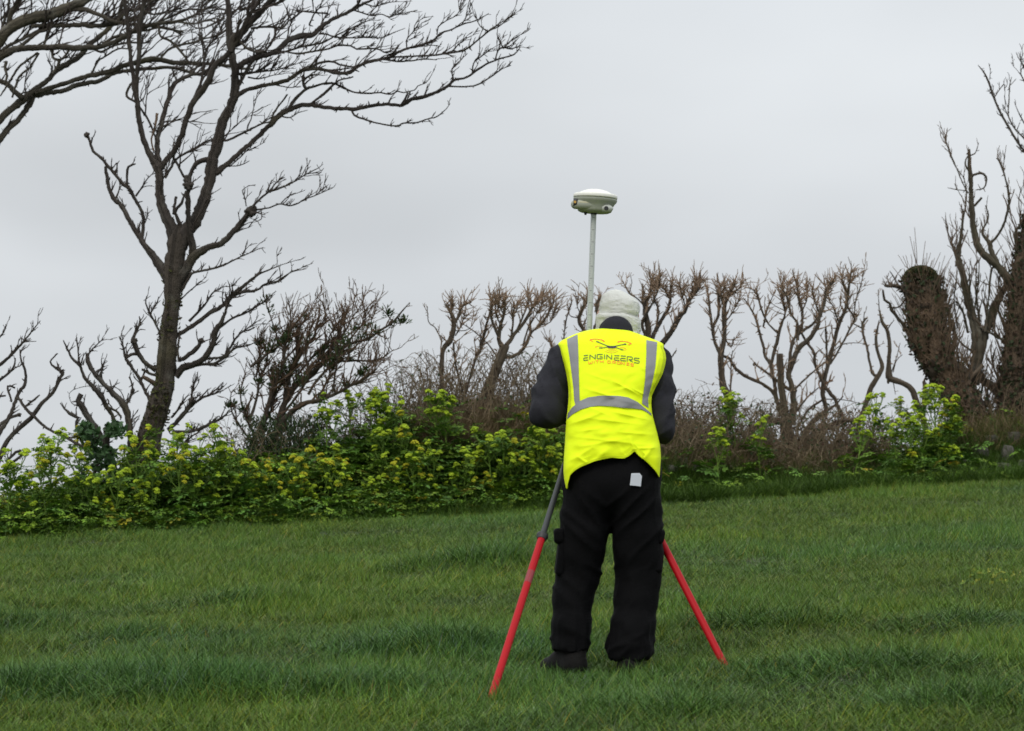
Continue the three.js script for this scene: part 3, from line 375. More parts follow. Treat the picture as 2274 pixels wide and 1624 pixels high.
{ // rounded windswept bush with tufts of green
  const T = new Tree('windswept_bush', 'dense rounded windswept bush with brown twigs and small green tufts', 'bush', 590, 1020, 41, { tw: 24, tl: 0.22, long: 1.1, wild: 1.9, spur: 6, lean: V(0.22, 0.75, 0), col: barkCol(0.07, 0.055, 0.042, 0.3), tcol: barkCol(0.105, 0.068, 0.045, 0.15), kids: 0.6 });
  const L = (s, o) => T.limb('d', s, o);
  L('60 1180 56, 110 1060 48, 130 960 42, 165 850 36, 240 740 32, 330 680 28, 430 540 24, 480 440 18, 500 350 8', { trunk: true });
  L('100 1080 44, 160 950 40, 260 860 34, 370 830 26, 470 790 22, 560 740 20, 640 700 14, 700 650 8'); L('300 800 22, 350 720 20, 450 620 18, 550 605 16, 700 600 12, 795 540 5', { tw: 18 }); L('300 690 24, 420 600 22, 540 510 20, 640 480 18, 720 430 17, 790 380 16, 850 310 10, 887 268 5', { tw: 12, tl: 0.14 }); L('790 385 10, 740 320 7, 690 285 4', { tw: 5, tl: 0.08 }); L('790 385 8, 830 390 7, 870 375 4', { tw: 5, tl: 0.06 });
  L('30 1080 34, 60 900 30, 110 740 24, 160 620 22, 165 520 20, 200 420 12, 190 260 5'); L('160 860 24, 180 750 24, 210 650 20, 260 560 20, 330 470 18, 350 420 18, 400 380 12, 390 290 6'); L('230 700 18, 340 570 18, 480 480 16, 560 350 10, 615 275 5'); L('440 790 16, 460 660 15, 480 560 14, 550 470 10, 620 380 8, 640 290 5'); L('-30 640 22, 60 570 18, 120 530 14, 180 450 10, 300 300 5');
  L('-40 960 24, 0 830 20, 20 720 16, 60 620 12, 70 520 6'); L('20 1000 24, 90 880 20, 95 760 18, 90 650 22', { knob: 0.02 }); L('0 700 16, 20 560 12, 20 450 6'); L('140 520 14, 100 400 10, 50 250 8, 40 190 5', { tw: 12, tl: 0.1 }); L('260 560 14, 230 460 11, 270 380 7, 330 300 5'); L('330 650 16, 400 540 14, 430 450 10, 480 380 6'); L('430 560 14, 540 560 12, 640 420 8, 690 320 5', { tw: 18 }); L('560 740 12, 640 650 9, 690 590 5'); L('350 830 16, 420 700 14, 430 620 12, 520 540 9'); L('120 960 20, 280 740 16, 300 640 14, 280 530 9, 330 380 5'); L('40 940 16, 150 740 14, 230 640 12, 230 500 8, 250 400 5'); L('0 1050 20, -60 930 16, -90 800 12, -60 680 6', { tw: 18, tl: 0.16 }); L('-20 1080 16, -110 960 13, -150 860 9, -140 780 5', { tw: 16, tl: 0.14 });
  const leaves = new Bag(), R = rngOf(6); const spots = [];
  for (let i = 0; i < 90; i++) { const l = T.limbs[Math.floor(R() * T.limbs.length)], p = l[Math.floor(l.length * (0.25 + 0.5 * R()))]; if (p) spots.push(p); }
  for (const p of spots) { const m = 10 + R() * 22, s = 0.03 + 0.05 * R(); for (let i = 0; i < m; i++) { const v = V(R() - 0.5, R() - 0.3, R() - 0.5).normalize(), g = 0.5 + R() * 0.9; leaves.leaf(p.clone().addScaledVector(v, s * R()), v.clone().add(V(0.2, 0.8, 0)), V(R() - 0.5, 0.5, R()), 0.03 + 0.02 * R(), 0.013, [0.042 * g, 0.07 * g, 0.022 * g]); } }
  for (let i = 0; i < 2600; i++) { const X = lerp(545, 700, R()), Y = lerp(930, 1060, Math.pow(R(), 0.8)), p = P(X + (1000 - Y) * 0.5 * R(), Y, T.d + (R() - 0.5) * 0.7), v = V(R() - 0.5, R(), R() - 0.5), g = 0.5 + R() * 0.7; leaves.leaf(p, v, V(R() - 0.5, 0.6, R()), 0.04 + 0.03 * R(), 0.014, [0.034 * g, 0.06 * g, 0.02 * g]); }
  const m = mesh('foliage', leaves.geo(T.base), leafMat, T.g); m.userData.kind = 'stuff'; T.done();
}
// --- cut hedge trees: knuckled stems with sprays of clipped twigs
const cutCol = barkCol(0.085, 0.066, 0.048, 0.45), cutTwig = barkCol(0.24, 0.17, 0.118, 0.12);
const cutOpt = (o) => ({ thin: 0.74, tw: 9, tl: 0.12, spur: 18, wild: 1.5, lean: V(0.12, 0.8, 0), col: cutCol, tcol: cutTwig, group: 'clipped hedge trees on the bank', ...o });
{
  const T = new Tree('clipped_hedge_tree', 'thin clipped hedge tree with one kinked stem and flat twiggy top', 'hedge tree', 985, 960, 51, cutOpt({})), L = (s, o) => T.limb('d', s, o);
  L('1085 1000 34, 1078 880 30, 1075 780 27, 1070 650 27, 1080 540 28, 1118 492 34, 1135 440 30, 1142 380 30, 1120 320 20, 1095 285 14', { trunk: true, head: 10, hl: 0.12 }); L('1142 400 26, 1170 340 22, 1190 290 20, 1240 268 15', { head: 16, hl: 0.13 }); L('1120 325 16, 1135 285 12, 1130 265 8', { head: 16, hl: 0.1 }); L('1110 500 12, 1060 460 10, 1030 410 9, 995 380 9, 988 290 6', { tw: 10, tl: 0.05 }); L('1190 780 20, 1170 700 18, 1150 620 18, 1138 500 16', { tw: 9 }); L('1150 460 12, 1190 390 10, 1200 330 8', { head: 8 }); L('1140 430 9, 1210 430 7, 1250 400 5');
  T.done();
}
{
  const T = new Tree('clipped_hedge_tree', 'thick leaning hedge tree trunk dividing into many clipped upright stems', 'hedge tree', 1075, 960, 53, cutOpt({})), L = (s, o) => T.limb('d', s, o);
  L('1290 1010 96, 1310 900 84, 1335 800 74, 1365 700 62, 1392 640 58, 1420 560 56, 1440 515 52', { trunk: true, tw: 3, spur: 40 });
  L('1420 540 40, 1402 480 30, 1410 400 27, 1430 340 22, 1432 255 14', { head: 18, hl: 0.14 }); L('1445 515 38, 1500 440 28, 1560 360 25, 1600 290 25, 1640 240 16', { head: 20, hl: 0.15 }); L('1425 585 34, 1480 580 30, 1530 550 30, 1562 500 28, 1590 440 22, 1640 400 20, 1690 320 17, 1720 245 8', { head: 14, hl: 0.15 }); L('1405 480 26, 1370 400 21, 1358 350 20, 1360 250 10', { head: 14, hl: 0.12 }); L('1470 470 20, 1482 400 18, 1480 340 17, 1502 280 14', { head: 16, hl: 0.14 }); L('1500 440 18, 1560 300 14, 1575 210 8', { head: 12, hl: 0.13 }); L('1540 520 16, 1570 420 15, 1610 350 12, 1660 260 10', { head: 14, hl: 0.13 }); L('1410 400 16, 1380 320 12, 1390 260 8', { head: 12, hl: 0.12 }); L('1390 580 14, 1330 500 11, 1250 430 9, 1180 385 7', { tw: 4 }); L('1640 400 12, 1700 380 9, 1730 300 6', { head: 8 }); L('1430 340 12, 1400 280 9, 1405 230 6', { head: 10 });
  L('1200 820 26, 1240 680 22, 1270 590 25, 1295 540 25, 1312 470 26, 1335 380 21, 1362 285 18', { own: true, head: 8, tw: 8 }); L('1290 520 10, 1300 430 8, 1292 380 5'); L('1340 380 10, 1310 345 6', { tw: 6 });
  T.done();
}
{
  const T = new Tree('clipped_hedge_tree', 'clipped hedge tree behind the person and the survey pole', 'hedge tree', 1295, 965, 57, cutOpt({})), L = (s, o) => T.limb('g', s, o);
  L('830 1150 40, 850 900 36, 850 600 32, 840 470 28, 822 410 26, 795 370 26, 790 325 26, 812 270 25, 840 220 20, 850 150 10', { trunk: true, head: 10, hl: 0.11 }); L('690 600 16, 690 450 14, 700 370 13, 715 300 14, 740 220 12, 735 190 6', { head: 5, hl: 0.06, tw: 12, tl: 0.05 }); L('790 330 12, 740 320 10, 720 300 8', { tw: 6 }); L('800 300 11, 780 260 9, 772 200 8, 764 150 5', { head: 7, hl: 0.08 }); L('890 600 34, 890 420 30, 915 330 30, 905 250 27, 932 185 26', { head: 16, hl: 0.09 }); L('640 700 20, 610 520 18, 590 460 18', { own: true, tw: 12 });
  T.done();
}
{
  const T = new Tree('clipped_hedge_tree', 'broad clipped hedge tree with dense brush-like crown behind the beanie', 'hedge tree', 1445, 985, 59, cutOpt({ col: barkCol(0.066, 0.052, 0.04, 0.6) })), L = (s, o) => T.limb('g', s, o);
  L('1300 1150 80, 1290 900 70, 1270 700 64, 1250 560 56, 1240 470 50, 1250 400 44, 1240 330 40, 1232 250 32, 1268 150 20, 1272 70 10', { trunk: true, head: 16, hl: 0.14 }); L('1280 650 60, 1330 520 58, 1400 430 48, 1440 350 40, 1500 270 37, 1540 170 34, 1580 95 24', { head: 34, hl: 0.17 }); L('1275 520 44, 1285 450 40, 1330 360 34, 1390 250 28, 1400 150 20, 1412 90 10', { head: 16, hl: 0.13 }); L('1245 460 36, 1210 380 32, 1240 300 26, 1280 230 20, 1320 130 15, 1332 50 7', { head: 16, hl: 0.12 }); L('1395 200 15, 1345 110 10', { head: 12, hl: 0.1 }); L('1500 260 16, 1472 150 13, 1460 90 8', { head: 14, hl: 0.12 }); L('1235 260 18, 1180 200 15, 1125 165 13, 1108 130 11, 1080 85 7', { head: 6, hl: 0.06 }); L('1125 160 10, 1142 95 8, 1130 38 4', { tw: 8, tl: 0.05 }); L('1420 420 20, 1470 330 18, 1530 220 16, 1600 120 10', { head: 16, hl: 0.13 }); L('1240 320 20, 1215 230 16, 1225 150 10', { head: 12, hl: 0.1 }); L('1310 380 22, 1320 280 18, 1290 200 14, 1300 120 8', { head: 14, hl: 0.12 });
  L('1400 600 16, 1440 545 12', { tw: 10, tl: 0.05 });
  T.done();
}
{
  const T = new Tree('clipped_hedge_tree', 'slender clipped hedge tree with two parallel stems next to the vest', 'hedge tree', 1610, 1000, 61, cutOpt({})), L = (s, o) => T.limb('e', s, o);
  L('540 1010 56, 540 920 50, 530 850 48, 492 760 44, 482 660 38, 480 590 36, 490 540 31, 500 470 30, 500 400 30, 500 300 26, 530 230 20, 562 160 15', { trunk: true, head: 18, hl: 0.13 }); L('478 590 28, 442 500 27, 432 430 26, 460 370 25, 470 290 26, 466 220 20, 482 170 12', { head: 16, hl: 0.12 }); L('430 430 24, 416 330 22, 410 265 20, 400 195 9', { head: 8, hl: 0.08 }); L('500 300 18, 480 240 14, 500 190 8', { head: 12, hl: 0.11 }); L('520 250 16, 590 190 12, 610 150 8', { head: 14, hl: 0.13 }); L('500 400 14, 545 340 12, 590 260 9', { head: 10, hl: 0.12 }); L('500 480 14, 540 540 12, 560 480 8', { tw: 18, tl: 0.12 });
  L('530 850 16, 540 740 15, 540 640 12, 550 560 7', { tw: 9 });
  T.done();
}
{
  const T = new Tree('clipped_hedge_tree', 'spreading many-stemmed clipped hedge tree with a sawn-off central stem', 'hedge tree', 1750, 1010, 67, cutOpt({})), L = (s, o) => T.limb('e', s, o);
  L('880 1120 90, 872 1040 80, 862 960 62, 850 860 46, 836 760 41, 832 660 40, 830 580 40', { trunk: true, tw: 3, spur: 26 });
  L('900 1000 54, 912 880 50, 902 780 46, 882 700 44, 910 620 45, 932 560 43, 980 510 41, 1040 440 36, 1062 370 31, 1090 290 28, 1102 220 28, 1142 148 26', { head: 24, hl: 0.15 }); L('885 690 34, 890 600 31, 900 540 30, 920 480 26, 1000 420 24, 1045 378 20, 1080 300 14', { head: 8 }); L('935 500 26, 935 400 21, 895 345 20, 880 260 18, 850 205 16, 838 170 7', { head: 14, hl: 0.12 });
  L('850 940 44, 812 860 36, 800 770 30, 770 640 28, 742 600 24, 730 530 22, 710 460 22, 690 380 18, 650 300 14, 613 248 6', { tw: 8 }); L('775 640 30, 810 520 30, 822 460 30, 850 380 20, 862 330 16, 850 250 9', { head: 8 }); L('820 460 20, 760 400 14, 725 330 18, 710 280 18, 690 220 14, 650 190 6', { head: 10, hl: 0.12 }); L('960 440 22, 962 330 24, 942 260 24, 932 180 20', { head: 18, hl: 0.13 }); L('730 420 16, 760 300 12, 795 225 6', { head: 5, hl: 0.05 }); L('862 340 14, 845 270 12, 838 180 7', { head: 10, hl: 0.1 }); L('1060 330 16, 1032 250 12, 1022 190 9', { head: 14, hl: 0.12 }); L('960 330 14, 990 250 11, 980 170 8', { head: 14, hl: 0.12 }); L('890 340 12, 870 220 9, 880 150 5', { head: 10 });
  L('480 590 24, 530 610 26, 570 670 28, 640 720 28, 710 750 28, 770 790 28, 800 830 30, 822 900 35, 850 960 38', { own: true, drift: 0.05, tw: 3 }); L('930 800 30, 880 790 30, 790 720 22, 710 660 20, 680 640 12', { tw: 14, tl: 0.06, knob: 0.02 }); L('640 1040 46, 720 990 50, 800 978 56, 880 975 56, 915 900 48', { own: true, tw: 3 }); L('920 790 20, 990 720 17, 1060 660 13, 1150 590 9, 1190 570 5', { tw: 5 }); L('900 960 20, 960 880 17, 1000 830 13, 1060 780 9', { tw: 10 });
  T.done();
}
{
  const T = new Tree('clipped_hedge_tree', 'open clipped hedge tree with zigzag stems and a torn pale branch stub', 'hedge tree', 1860, 1020, 71, cutOpt({})), L = (s, o) => T.limb('e', s, o);
  L('1040 1120 60, 980 1060 50, 1000 1015 32, 1060 950 34, 1105 918 30, 1092 860 28, 1082 800 30, 1100 700 28, 1130 600 25, 1160 470 24, 1190 380 22, 1220 310 20, 1232 220 18, 1252 95 10', { trunk: true, head: 16, hl: 0.15 });
  L('1215 1000 34, 1160 860 28, 1100 780 30, 1070 720 24, 1040 650 24, 1030 570 22, 980 500 20, 940 410 18', { own: true, tw: 4 }); L('1130 640 18, 1200 520 18, 1250 420 18, 1272 370 18, 1232 300 14, 1240 230 9', { head: 6 }); L('1105 680 18, 1106 560 18, 1100 430 20', { tw: 6, head: 5, hl: 0.05 }); L('1180 400 14, 1140 290 10, 1120 260 6', { head: 5 }); L('1272 350 12, 1280 260 10, 1310 170 8, 1327 88 4', { head: 5, hl: 0.07 }); L('1080 855 20, 1000 910 20, 950 990 18', { tw: 5 }); L('980 1120 40, 1060 1050 44, 1130 1000 40, 1200 980 36, 1265 975 24', { own: true, tw: 14, tl: 0.14 }); L('1105 920 20, 1160 880 16, 1205 830 10', { tw: 4 }); L('1230 220 14, 1200 160 9, 1195 110 5', { head: 12, hl: 0.1 }); L('1250 160 12, 1290 110 8', { head: 10, hl: 0.1 });
  L('1090 780 16, 1110 750 16, 1145 738 13', { tw: 8, tl: 0.06, col: barkCol(0.26, 0.15, 0.09, 0.1) }); L('1070 790 14, 1060 755 13, 1078 735 10', { tw: 2, col: barkCol(0.3, 0.18, 0.11, 0.05) }); L('1150 560 10, 1200 525 8, 1270 515 6, 1330 520 4', { tw: 2 }); L('1090 850 10, 1180 850 8, 1250 860 6, 1305 875 4', { tw: 8, tl: 0.06 });
  T.done();
}
{
  const T = new Tree('clipped_hedge_tree', 'crooked single-stemmed hedge tree forking like a lyre against open sky', 'hedge tree', 1900, 1025, 73, cutOpt({ tw: 3, tl: 0.06 })), L = (s, o) => T.limb('e', s, o);
  L('1270 1160 30, 1290 1040 26, 1308 960 25, 1330 900 28, 1346 850 30, 1370 780 32, 1412 710 30, 1436 660 28, 1420 600 22, 1402 540 20, 1400 480 18, 1418 380 6', { trunk: true }); L('1402 712 26, 1375 690 24, 1360 620 22, 1346 540 22, 1325 470 22, 1320 400 22, 1345 368 13', { head: 5, hl: 0.05 }); L('1320 430 14, 1280 410 10, 1262 400 6'); L('1325 400 10, 1330 330 6'); L('1400 540 8, 1425 535 6', { tw: 8 }); L('1346 850 14, 1362 845 12', { tw: 2 });
  T.done();
}
{
  const T = new Tree('clipped_hedge_tree', 'hooked sawn-off branch stem with upright shoots beside the ivy-covered stump', 'hedge tree', 2070, 1010, 79, cutOpt({ tw: 3, tl: 0.06 })), L = (s, o) => T.limb('e', s, o);
  L('1700 1150 34, 1690 1010 34, 1665 930 34, 1642 870 35, 1610 790 36, 1560 755 34, 1502 735 36, 1476 715 44, 1475 650 30, 1475 600 24, 1480 540 24, 1465 440 22, 1440 400 22, 1420 330 8, 1412 200 4', { trunk: true }); L('1480 700 34, 1470 745 24, 1472 758 12', { tw: 0 }); L('1490 690 10, 1515 620 8, 1542 515 4', { tw: 4 }); L('1500 690 10, 1520 620 8, 1556 585 5', { tw: 4 }); L('1465 440 12, 1490 400 8, 1510 380 4'); L('1680 1010 26, 1680 880 27, 1684 790 30, 1684 745 32', { own: true }); L('1685 745 13, 1700 690 7'); L('1690 830 12, 1720 780 9, 1745 735 5'); L('1500 740 8, 1515 820 5', { tw: 2 });
  T.done();
}
// --- ivy-covered leaning stump and the multi-stemmed tree beside it
const ivyLeaves = (T, P3, rads, n, seed, sel) => { const b = new Bag(), R = rngOf(seed); for (let i = 0; i < n; i++) { const id = Math.min(P3.length - 2, Math.floor(R() * P3.length)), a = R() * 6.283, r = rads(id / P3.length) * (0.95 + 0.35 * R()), o = P3[id].clone(); o.x += Math.cos(a) * r; o.z += Math.sin(a) * r; if (!sel(id / P3.length, a, R)) continue; const g = 0.45 + R() * 0.9; b.leaf(o, V(R() - 0.5, R() - 0.3, R() - 0.5), V(Math.cos(a), 0.4, Math.sin(a)), 0.03 + 0.025 * R(), 0.03, R() < 0.55 ? [0.075 * g, 0.05 * g, 0.033 * g] : [0.038 * g, 0.055 * g, 0.022 * g]); } const m = mesh('foliage', b.geo(T.base), leafMat, T.g); m.userData.kind = 'stuff'; };
function ivyStems(T, P3, rads, n, seed, col) {   // stems clinging to a trunk, each wandering up it
  const b = new Bag(), R = rngOf(seed);
  for (let i = 0; i < n; i++) { let id = Math.floor(R() * P3.length * 0.75), a = R() * 6.283; const len = 8 + Math.floor(R() * 16), pts = [], rd = [], r0 = 0.004 + 0.007 * R() * R(); for (let k = 0; k < len && id < P3.length; k++, id++) { a += (R() - 0.5) * 0.5; const r = rads(id / P3.length) * (0.97 + 0.1 * R()), o = P3[id].clone(); o.x += Math.cos(a) * r; o.z += Math.sin(a) * r; o.y += (R() - 0.5) * 0.02; pts.push(o); rd.push(r0 * (1 - 0.6 * k / len)); } if (pts.length > 3) { const e = pts[pts.length - 1].clone(), out = V(Math.cos(a) * 0.7, 1.1 + R(), Math.sin(a) * 0.6); if (R() < (id < P3.length * 0.72 ? 0.5 : 0.14)) { const o2 = out.clone().add(V(R() - 0.5, R() * 0.5, R() - 0.5)); pts.push(e.clone().addScaledVector(out, 0.02 + 0.03 * R()), e.clone().addScaledVector(o2, 0.05 + 0.04 * R()), e.clone().addScaledVector(o2, 0.1 + 0.06 * R())); rd.push(0.0036, 0.003, 0.0022); } b.tube(pts, rd, 5, col); } }
  const m = mesh('ivy_stems', b.geo(T.base), twigMat, T.g); m.userData.kind = 'stuff';
}
{
  const T = new Tree('ivy_stump', 'thick leaning ivy-choked tree stump with a rounded leafy top', 'tree stump', 2170, 990, 83, { tw: 3, tl: 0.12, lean: V(-0.05, 0.9, 0), col: barkCol(0.058, 0.045, 0.033, 0.25), tcol: barkCol(0.12, 0.082, 0.055, 0.15) }), L = (s, o) => T.limb('e', s, o);
  L('1990 1120 190, 1976 1010 176, 1932 900 210, 1868 780 222, 1775 640 214, 1722 520 222, 1702 400 224, 1694 290 218, 1678 200 222, 1670 170 214, 1667 140 190, 1665 115 150, 1664 96 100, 1664 84 40', { trunk: true, tw: 0, spur: 30, rough: 0.2, drift: 0 });
  L('1590 210 32, 1520 180 30, 1452 176 22', { head: 8, hl: 0.1 }); L('1600 460 28, 1540 380 23, 1490 320 22, 1482 282 20, 1450 262 20, 1440 200 13', { tw: 3, tl: 0.06 }); L('1540 190 12, 1500 120 9, 1480 90 5'); L('1580 240 12, 1540 300 12, 1490 310 10', { tw: 3 });
  const rads = (u) => T.rads[0][Math.min(T.rads[0].length - 1, Math.floor(u * T.rads[0].length))];
  ivyStems(T, T.limbs[0], rads, 1100, 301, barkCol(0.14, 0.098, 0.066, 0.2)); ivyLeaves(T, T.limbs[0], rads, 3600, 302, (u, a, R) => u > 0.86 ? R() < 0.8 : R() < 0.6);
  const b = new Bag(), R = rngOf(9), top = T.limbs[0][T.limbs[0].length - 1]; for (let i = 0; i < 1700; i++) { const v = V(R() - 0.5, R() * 0.75, R() - 0.5).normalize(), o = top.clone().add(V(v.x * 0.15, v.y * 0.12 - 0.1, v.z * 0.15)), g = 0.5 + R(); b.leaf(o, v.clone().add(V(R() - 0.5, R() - 0.5, R() - 0.5)), v, 0.03, 0.026, R() < 0.45 ? [0.13 * g, 0.095 * g, 0.05 * g] : [0.06 * g, 0.085 * g, 0.035 * g]); } const m = mesh('leafy_cap', b.geo(T.base), leafMat, T.g); m.userData.kind = 'stuff';
  T.done();
}
{
  const T = new Tree('ivy_tree', 'ivy-wrapped tree with sprouting stems and a looped twig beside the stump', 'tree', 2262, 965, 89, { tw: 9, tl: 0.22, lean: V(0.02, 0.95, 0), wild: 1.0, col: barkCol(0.075, 0.064, 0.045, 0.55), tcol: barkCol(0.11, 0.078, 0.055, 0.15), kids: 0.6 }), L = (s, o) => T.limb('e', s, o), K = (s, o) => T.limb('f', s, o);
  L('2215 1130 200, 2210 1000 180, 2200 880 158, 2205 760 145, 2225 600 138, 2245 420 138, 2262 240 134, 2270 110 120, 2290 -60 100, 2330 -260 80', { trunk: true, tw: 0, spur: 30, rough: 0.18, col: barkCol(0.056, 0.044, 0.033, 0.25) });
  L('2150 830 64, 2080 770 56, 2000 720 50, 1900 662 46, 1830 605 38, 1750 572 22', { tw: 5 }); L('1975 760 90, 1995 640 86, 2000 540 80, 1990 430 74, 1962 330 60, 1932 200 50, 1900 60 44, 1880 -20 30', { own: true, tw: 10, tl: 0.2, spur: 24 });
  K('800 1240 40, 812 1120 26, 830 980 15, 850 850 9, 838 740 7, 790 670 6, 750 580 5, 730 492 4', { tw: 8, tl: 0.14 }); K('800 1230 20, 780 1150 14, 760 1090 8', { head: 10, hl: 0.14 });
  L('2010 620 50, 2040 480 58, 2080 360 58, 2130 240 50, 2185 165 44, 2274 120 40, 2330 60 30', { tw: 6, tl: 0.2 });
  K('1190 1420 60, 1090 1310 58, 1030 1240 50, 960 1180 50, 910 1110 46, 890 1010 42, 880 900 36, 876 780 33, 870 680 27, 864 565 18', { tw: 6, tl: 0.16 }); K('1030 1230 40, 995 1160 38, 985 1110 32, 960 1080 24, 940 1040 15, 972 980 12, 976 940 10, 960 888 6', { tw: 8, tl: 0.1 }); K('985 1115 20, 1040 1050 18, 1080 960 18, 1096 850 16, 1080 750 12, 1042 640 10, 1024 618 9', { tw: 8, tl: 0.12 }); K('878 722 18, 935 702 18, 962 725 16, 966 755 13, 950 790 10, 905 800 7', { tw: 4, tl: 0.05 }); K('898 892 18, 940 846 18', { tw: 0 }); K('875 700 16, 845 660 14, 855 610 10, 900 590 8, 922 528 4', { tw: 4, tl: 0.05 }); K('860 820 10, 820 740 8, 780 640 7, 745 560 6, 729 490 4', { tw: 6, tl: 0.06 }); K('856 805 7, 800 800 6, 742 788 4', { tw: 8, tl: 0.05 });
  K('1130 1260 26, 1140 1180 22, 1135 1100 21, 1140 1030 20, 1185 975 13, 1240 900 8', { tw: 12 }); K('1060 1280 18, 1000 1250 16, 980 1400 14', { tw: 4 });
  for (const s of ['860 1500 16, 870 1350 12, 865 1250 6', '900 1480 14, 920 1330 10, 925 1200 5', '960 1620 16, 975 1450 12, 990 1330 6', '1000 1620 14, 1040 1420 10, 1035 1300 5', '930 1560 14, 905 1400 10, 910 1220 5', '1110 1500 16, 1060 1440 12, 1020 1440 8', '860 1624 18, 830 1500 14, 790 1440 10', '1090 1600 14, 1100 1480 10, 1150 1400 6', '760 1620 16, 745 1500 13, 760 1400 9', '800 1600 14, 780 1450 9, 790 1330 5']) K(s, { own: true, tw: 8, tl: 0.16 });
  for (const s of ['2040 960 18, 2060 800 14, 2090 700 8', '2000 900 22, 2030 780 16, 2060 640 10', '2090 960 22, 2060 840 18, 2040 760 10', '1890 800 18, 1900 680 14, 1880 560 10, 1900 480 6', '1850 560 26, 1870 480 22, 1840 380 18, 1820 300 10', '2150 780 20, 2090 640 14, 2110 540 8', '2190 460 26, 2140 360 20, 2110 300 12', '2180 520 22, 2100 470 18, 2030 430 16, 2000 420 10', '2060 940 16, 2100 860 12, 2140 790 6', '1960 560 16, 1890 500 14, 1850 400 10']) L(s, { own: true, tw: 9, tl: 0.16 });
  L('2030 650 30, 1990 690 26, 1958 725 20', { tw: 0, col: barkCol(0.13, 0.1, 0.07, 0.5) });
  const rads = (u) => T.rads[0][Math.min(T.rads[0].length - 1, Math.floor(u * T.rads[0].length))]; ivyStems(T, T.limbs[0], rads, 700, 303, barkCol(0.11, 0.078, 0.054, 0.2)); ivyLeaves(T, T.limbs[0], rads, 3600, 304, (u, a, R) => R() < 0.7);
  T.done();
}
{ // upright twigs of a tree standing further along the hedge
  const T = new Tree('sapling', 'bare young tree with thin forked twigs reaching above the ivy tree', 'tree', 2420, 960, 97, { tw: 5, tl: 0.14, lean: V(-0.1, 0.8, 0), kids: 0.7, col: barkCol(0.09, 0.075, 0.06, 0.3) }), K = (s, o) => T.limb('f', s, o);
  K('1560 2300 60, 1540 2000 52, 1500 1600 46, 1440 1200 40, 1380 900 32, 1300 700 24, 1181 570 15, 1130 500 15, 1090 430 14, 1050 360 14, 1010 270 12, 980 180 12, 950 120 9, 918 82 4', { trunk: true, tw: 4, tl: 0.07, from: 0.5 });
  K('1240 590 13, 1181 500 11, 1140 460 10, 1095 380 10, 1096 290 9, 1100 200 8, 1112 148 4', { tw: 6, tl: 0.07 }); K('1010 268 8, 1050 210 7, 1067 187 4', { tw: 6, tl: 0.05 }); K('985 165 6, 990 98 4', { tw: 3, tl: 0.04 }); K('1220 470 10, 1181 410 9, 1150 350 7, 1130 300 4', { tw: 6, tl: 0.05 }); K('1095 380 8, 1080 350 7, 1062 308 4'); K('1180 585 10, 1140 545 7'); K('1280 400 14, 1220 240 10, 1165 130 8, 1185 80 5', { tw: 5 }); K('1260 200 8, 1181 90 7, 1166 42 4', { tw: 5 }); K('1100 200 6, 1138 160 4', { tw: 2 }); K('1140 460 7, 1160 410 5', { tw: 2 });
  T.done();
}
{ // round-leaved evergreen bush
  const T = new Tree('evergreen_bush', 'dark round-leaved evergreen bush growing around the cut-back shrub', 'bush', 205, 1110, 101, { off: 0.7, tw: 6, tl: 0.1 });
  T.limb('c', '500 1330 30, 490 1240 26, 500 1150 20, 520 1060 14', { trunk: true }); T.limb('c', '495 1260 20, 440 1180 16, 430 1110 10'); T.limb('c', '500 1180 16, 560 1090 14, 590 1030 8'); T.limb('c', '520 1060 12, 490 960 10, 480 890 6');
  const b = new Bag(), R = rngOf(102); const blobs = [[215, 1062, 62, 34], [180, 1088, 30, 24], [268, 1078, 36, 28], [208, 990, 20, 36], [255, 958, 22, 18], [190, 960, 14, 18], [236, 1020, 26, 22]];
  for (let i = 0; i < 950; i++) { const [x, y, rx, ry] = blobs[Math.floor(R() * blobs.length)], a = R() * 6.28, r = Math.sqrt(R()), p = P(x + Math.cos(a) * rx * r, y + Math.sin(a) * ry * r, T.d + (R() - 0.5) * 0.5), g = 0.5 + R() * 0.8; b.leaf(p, V(R() - 0.5, R() - 0.2, R() - 0.3), V(R() - 0.5, 0.7, 0.4), 0.04 + 0.025 * R(), 0.042, [0.042 * g, 0.095 * g, 0.03 * g], 0.12); }
  const m = mesh('foliage', b.geo(T.base), leafMat, T.g); m.userData.kind = 'stuff'; T.done();
}
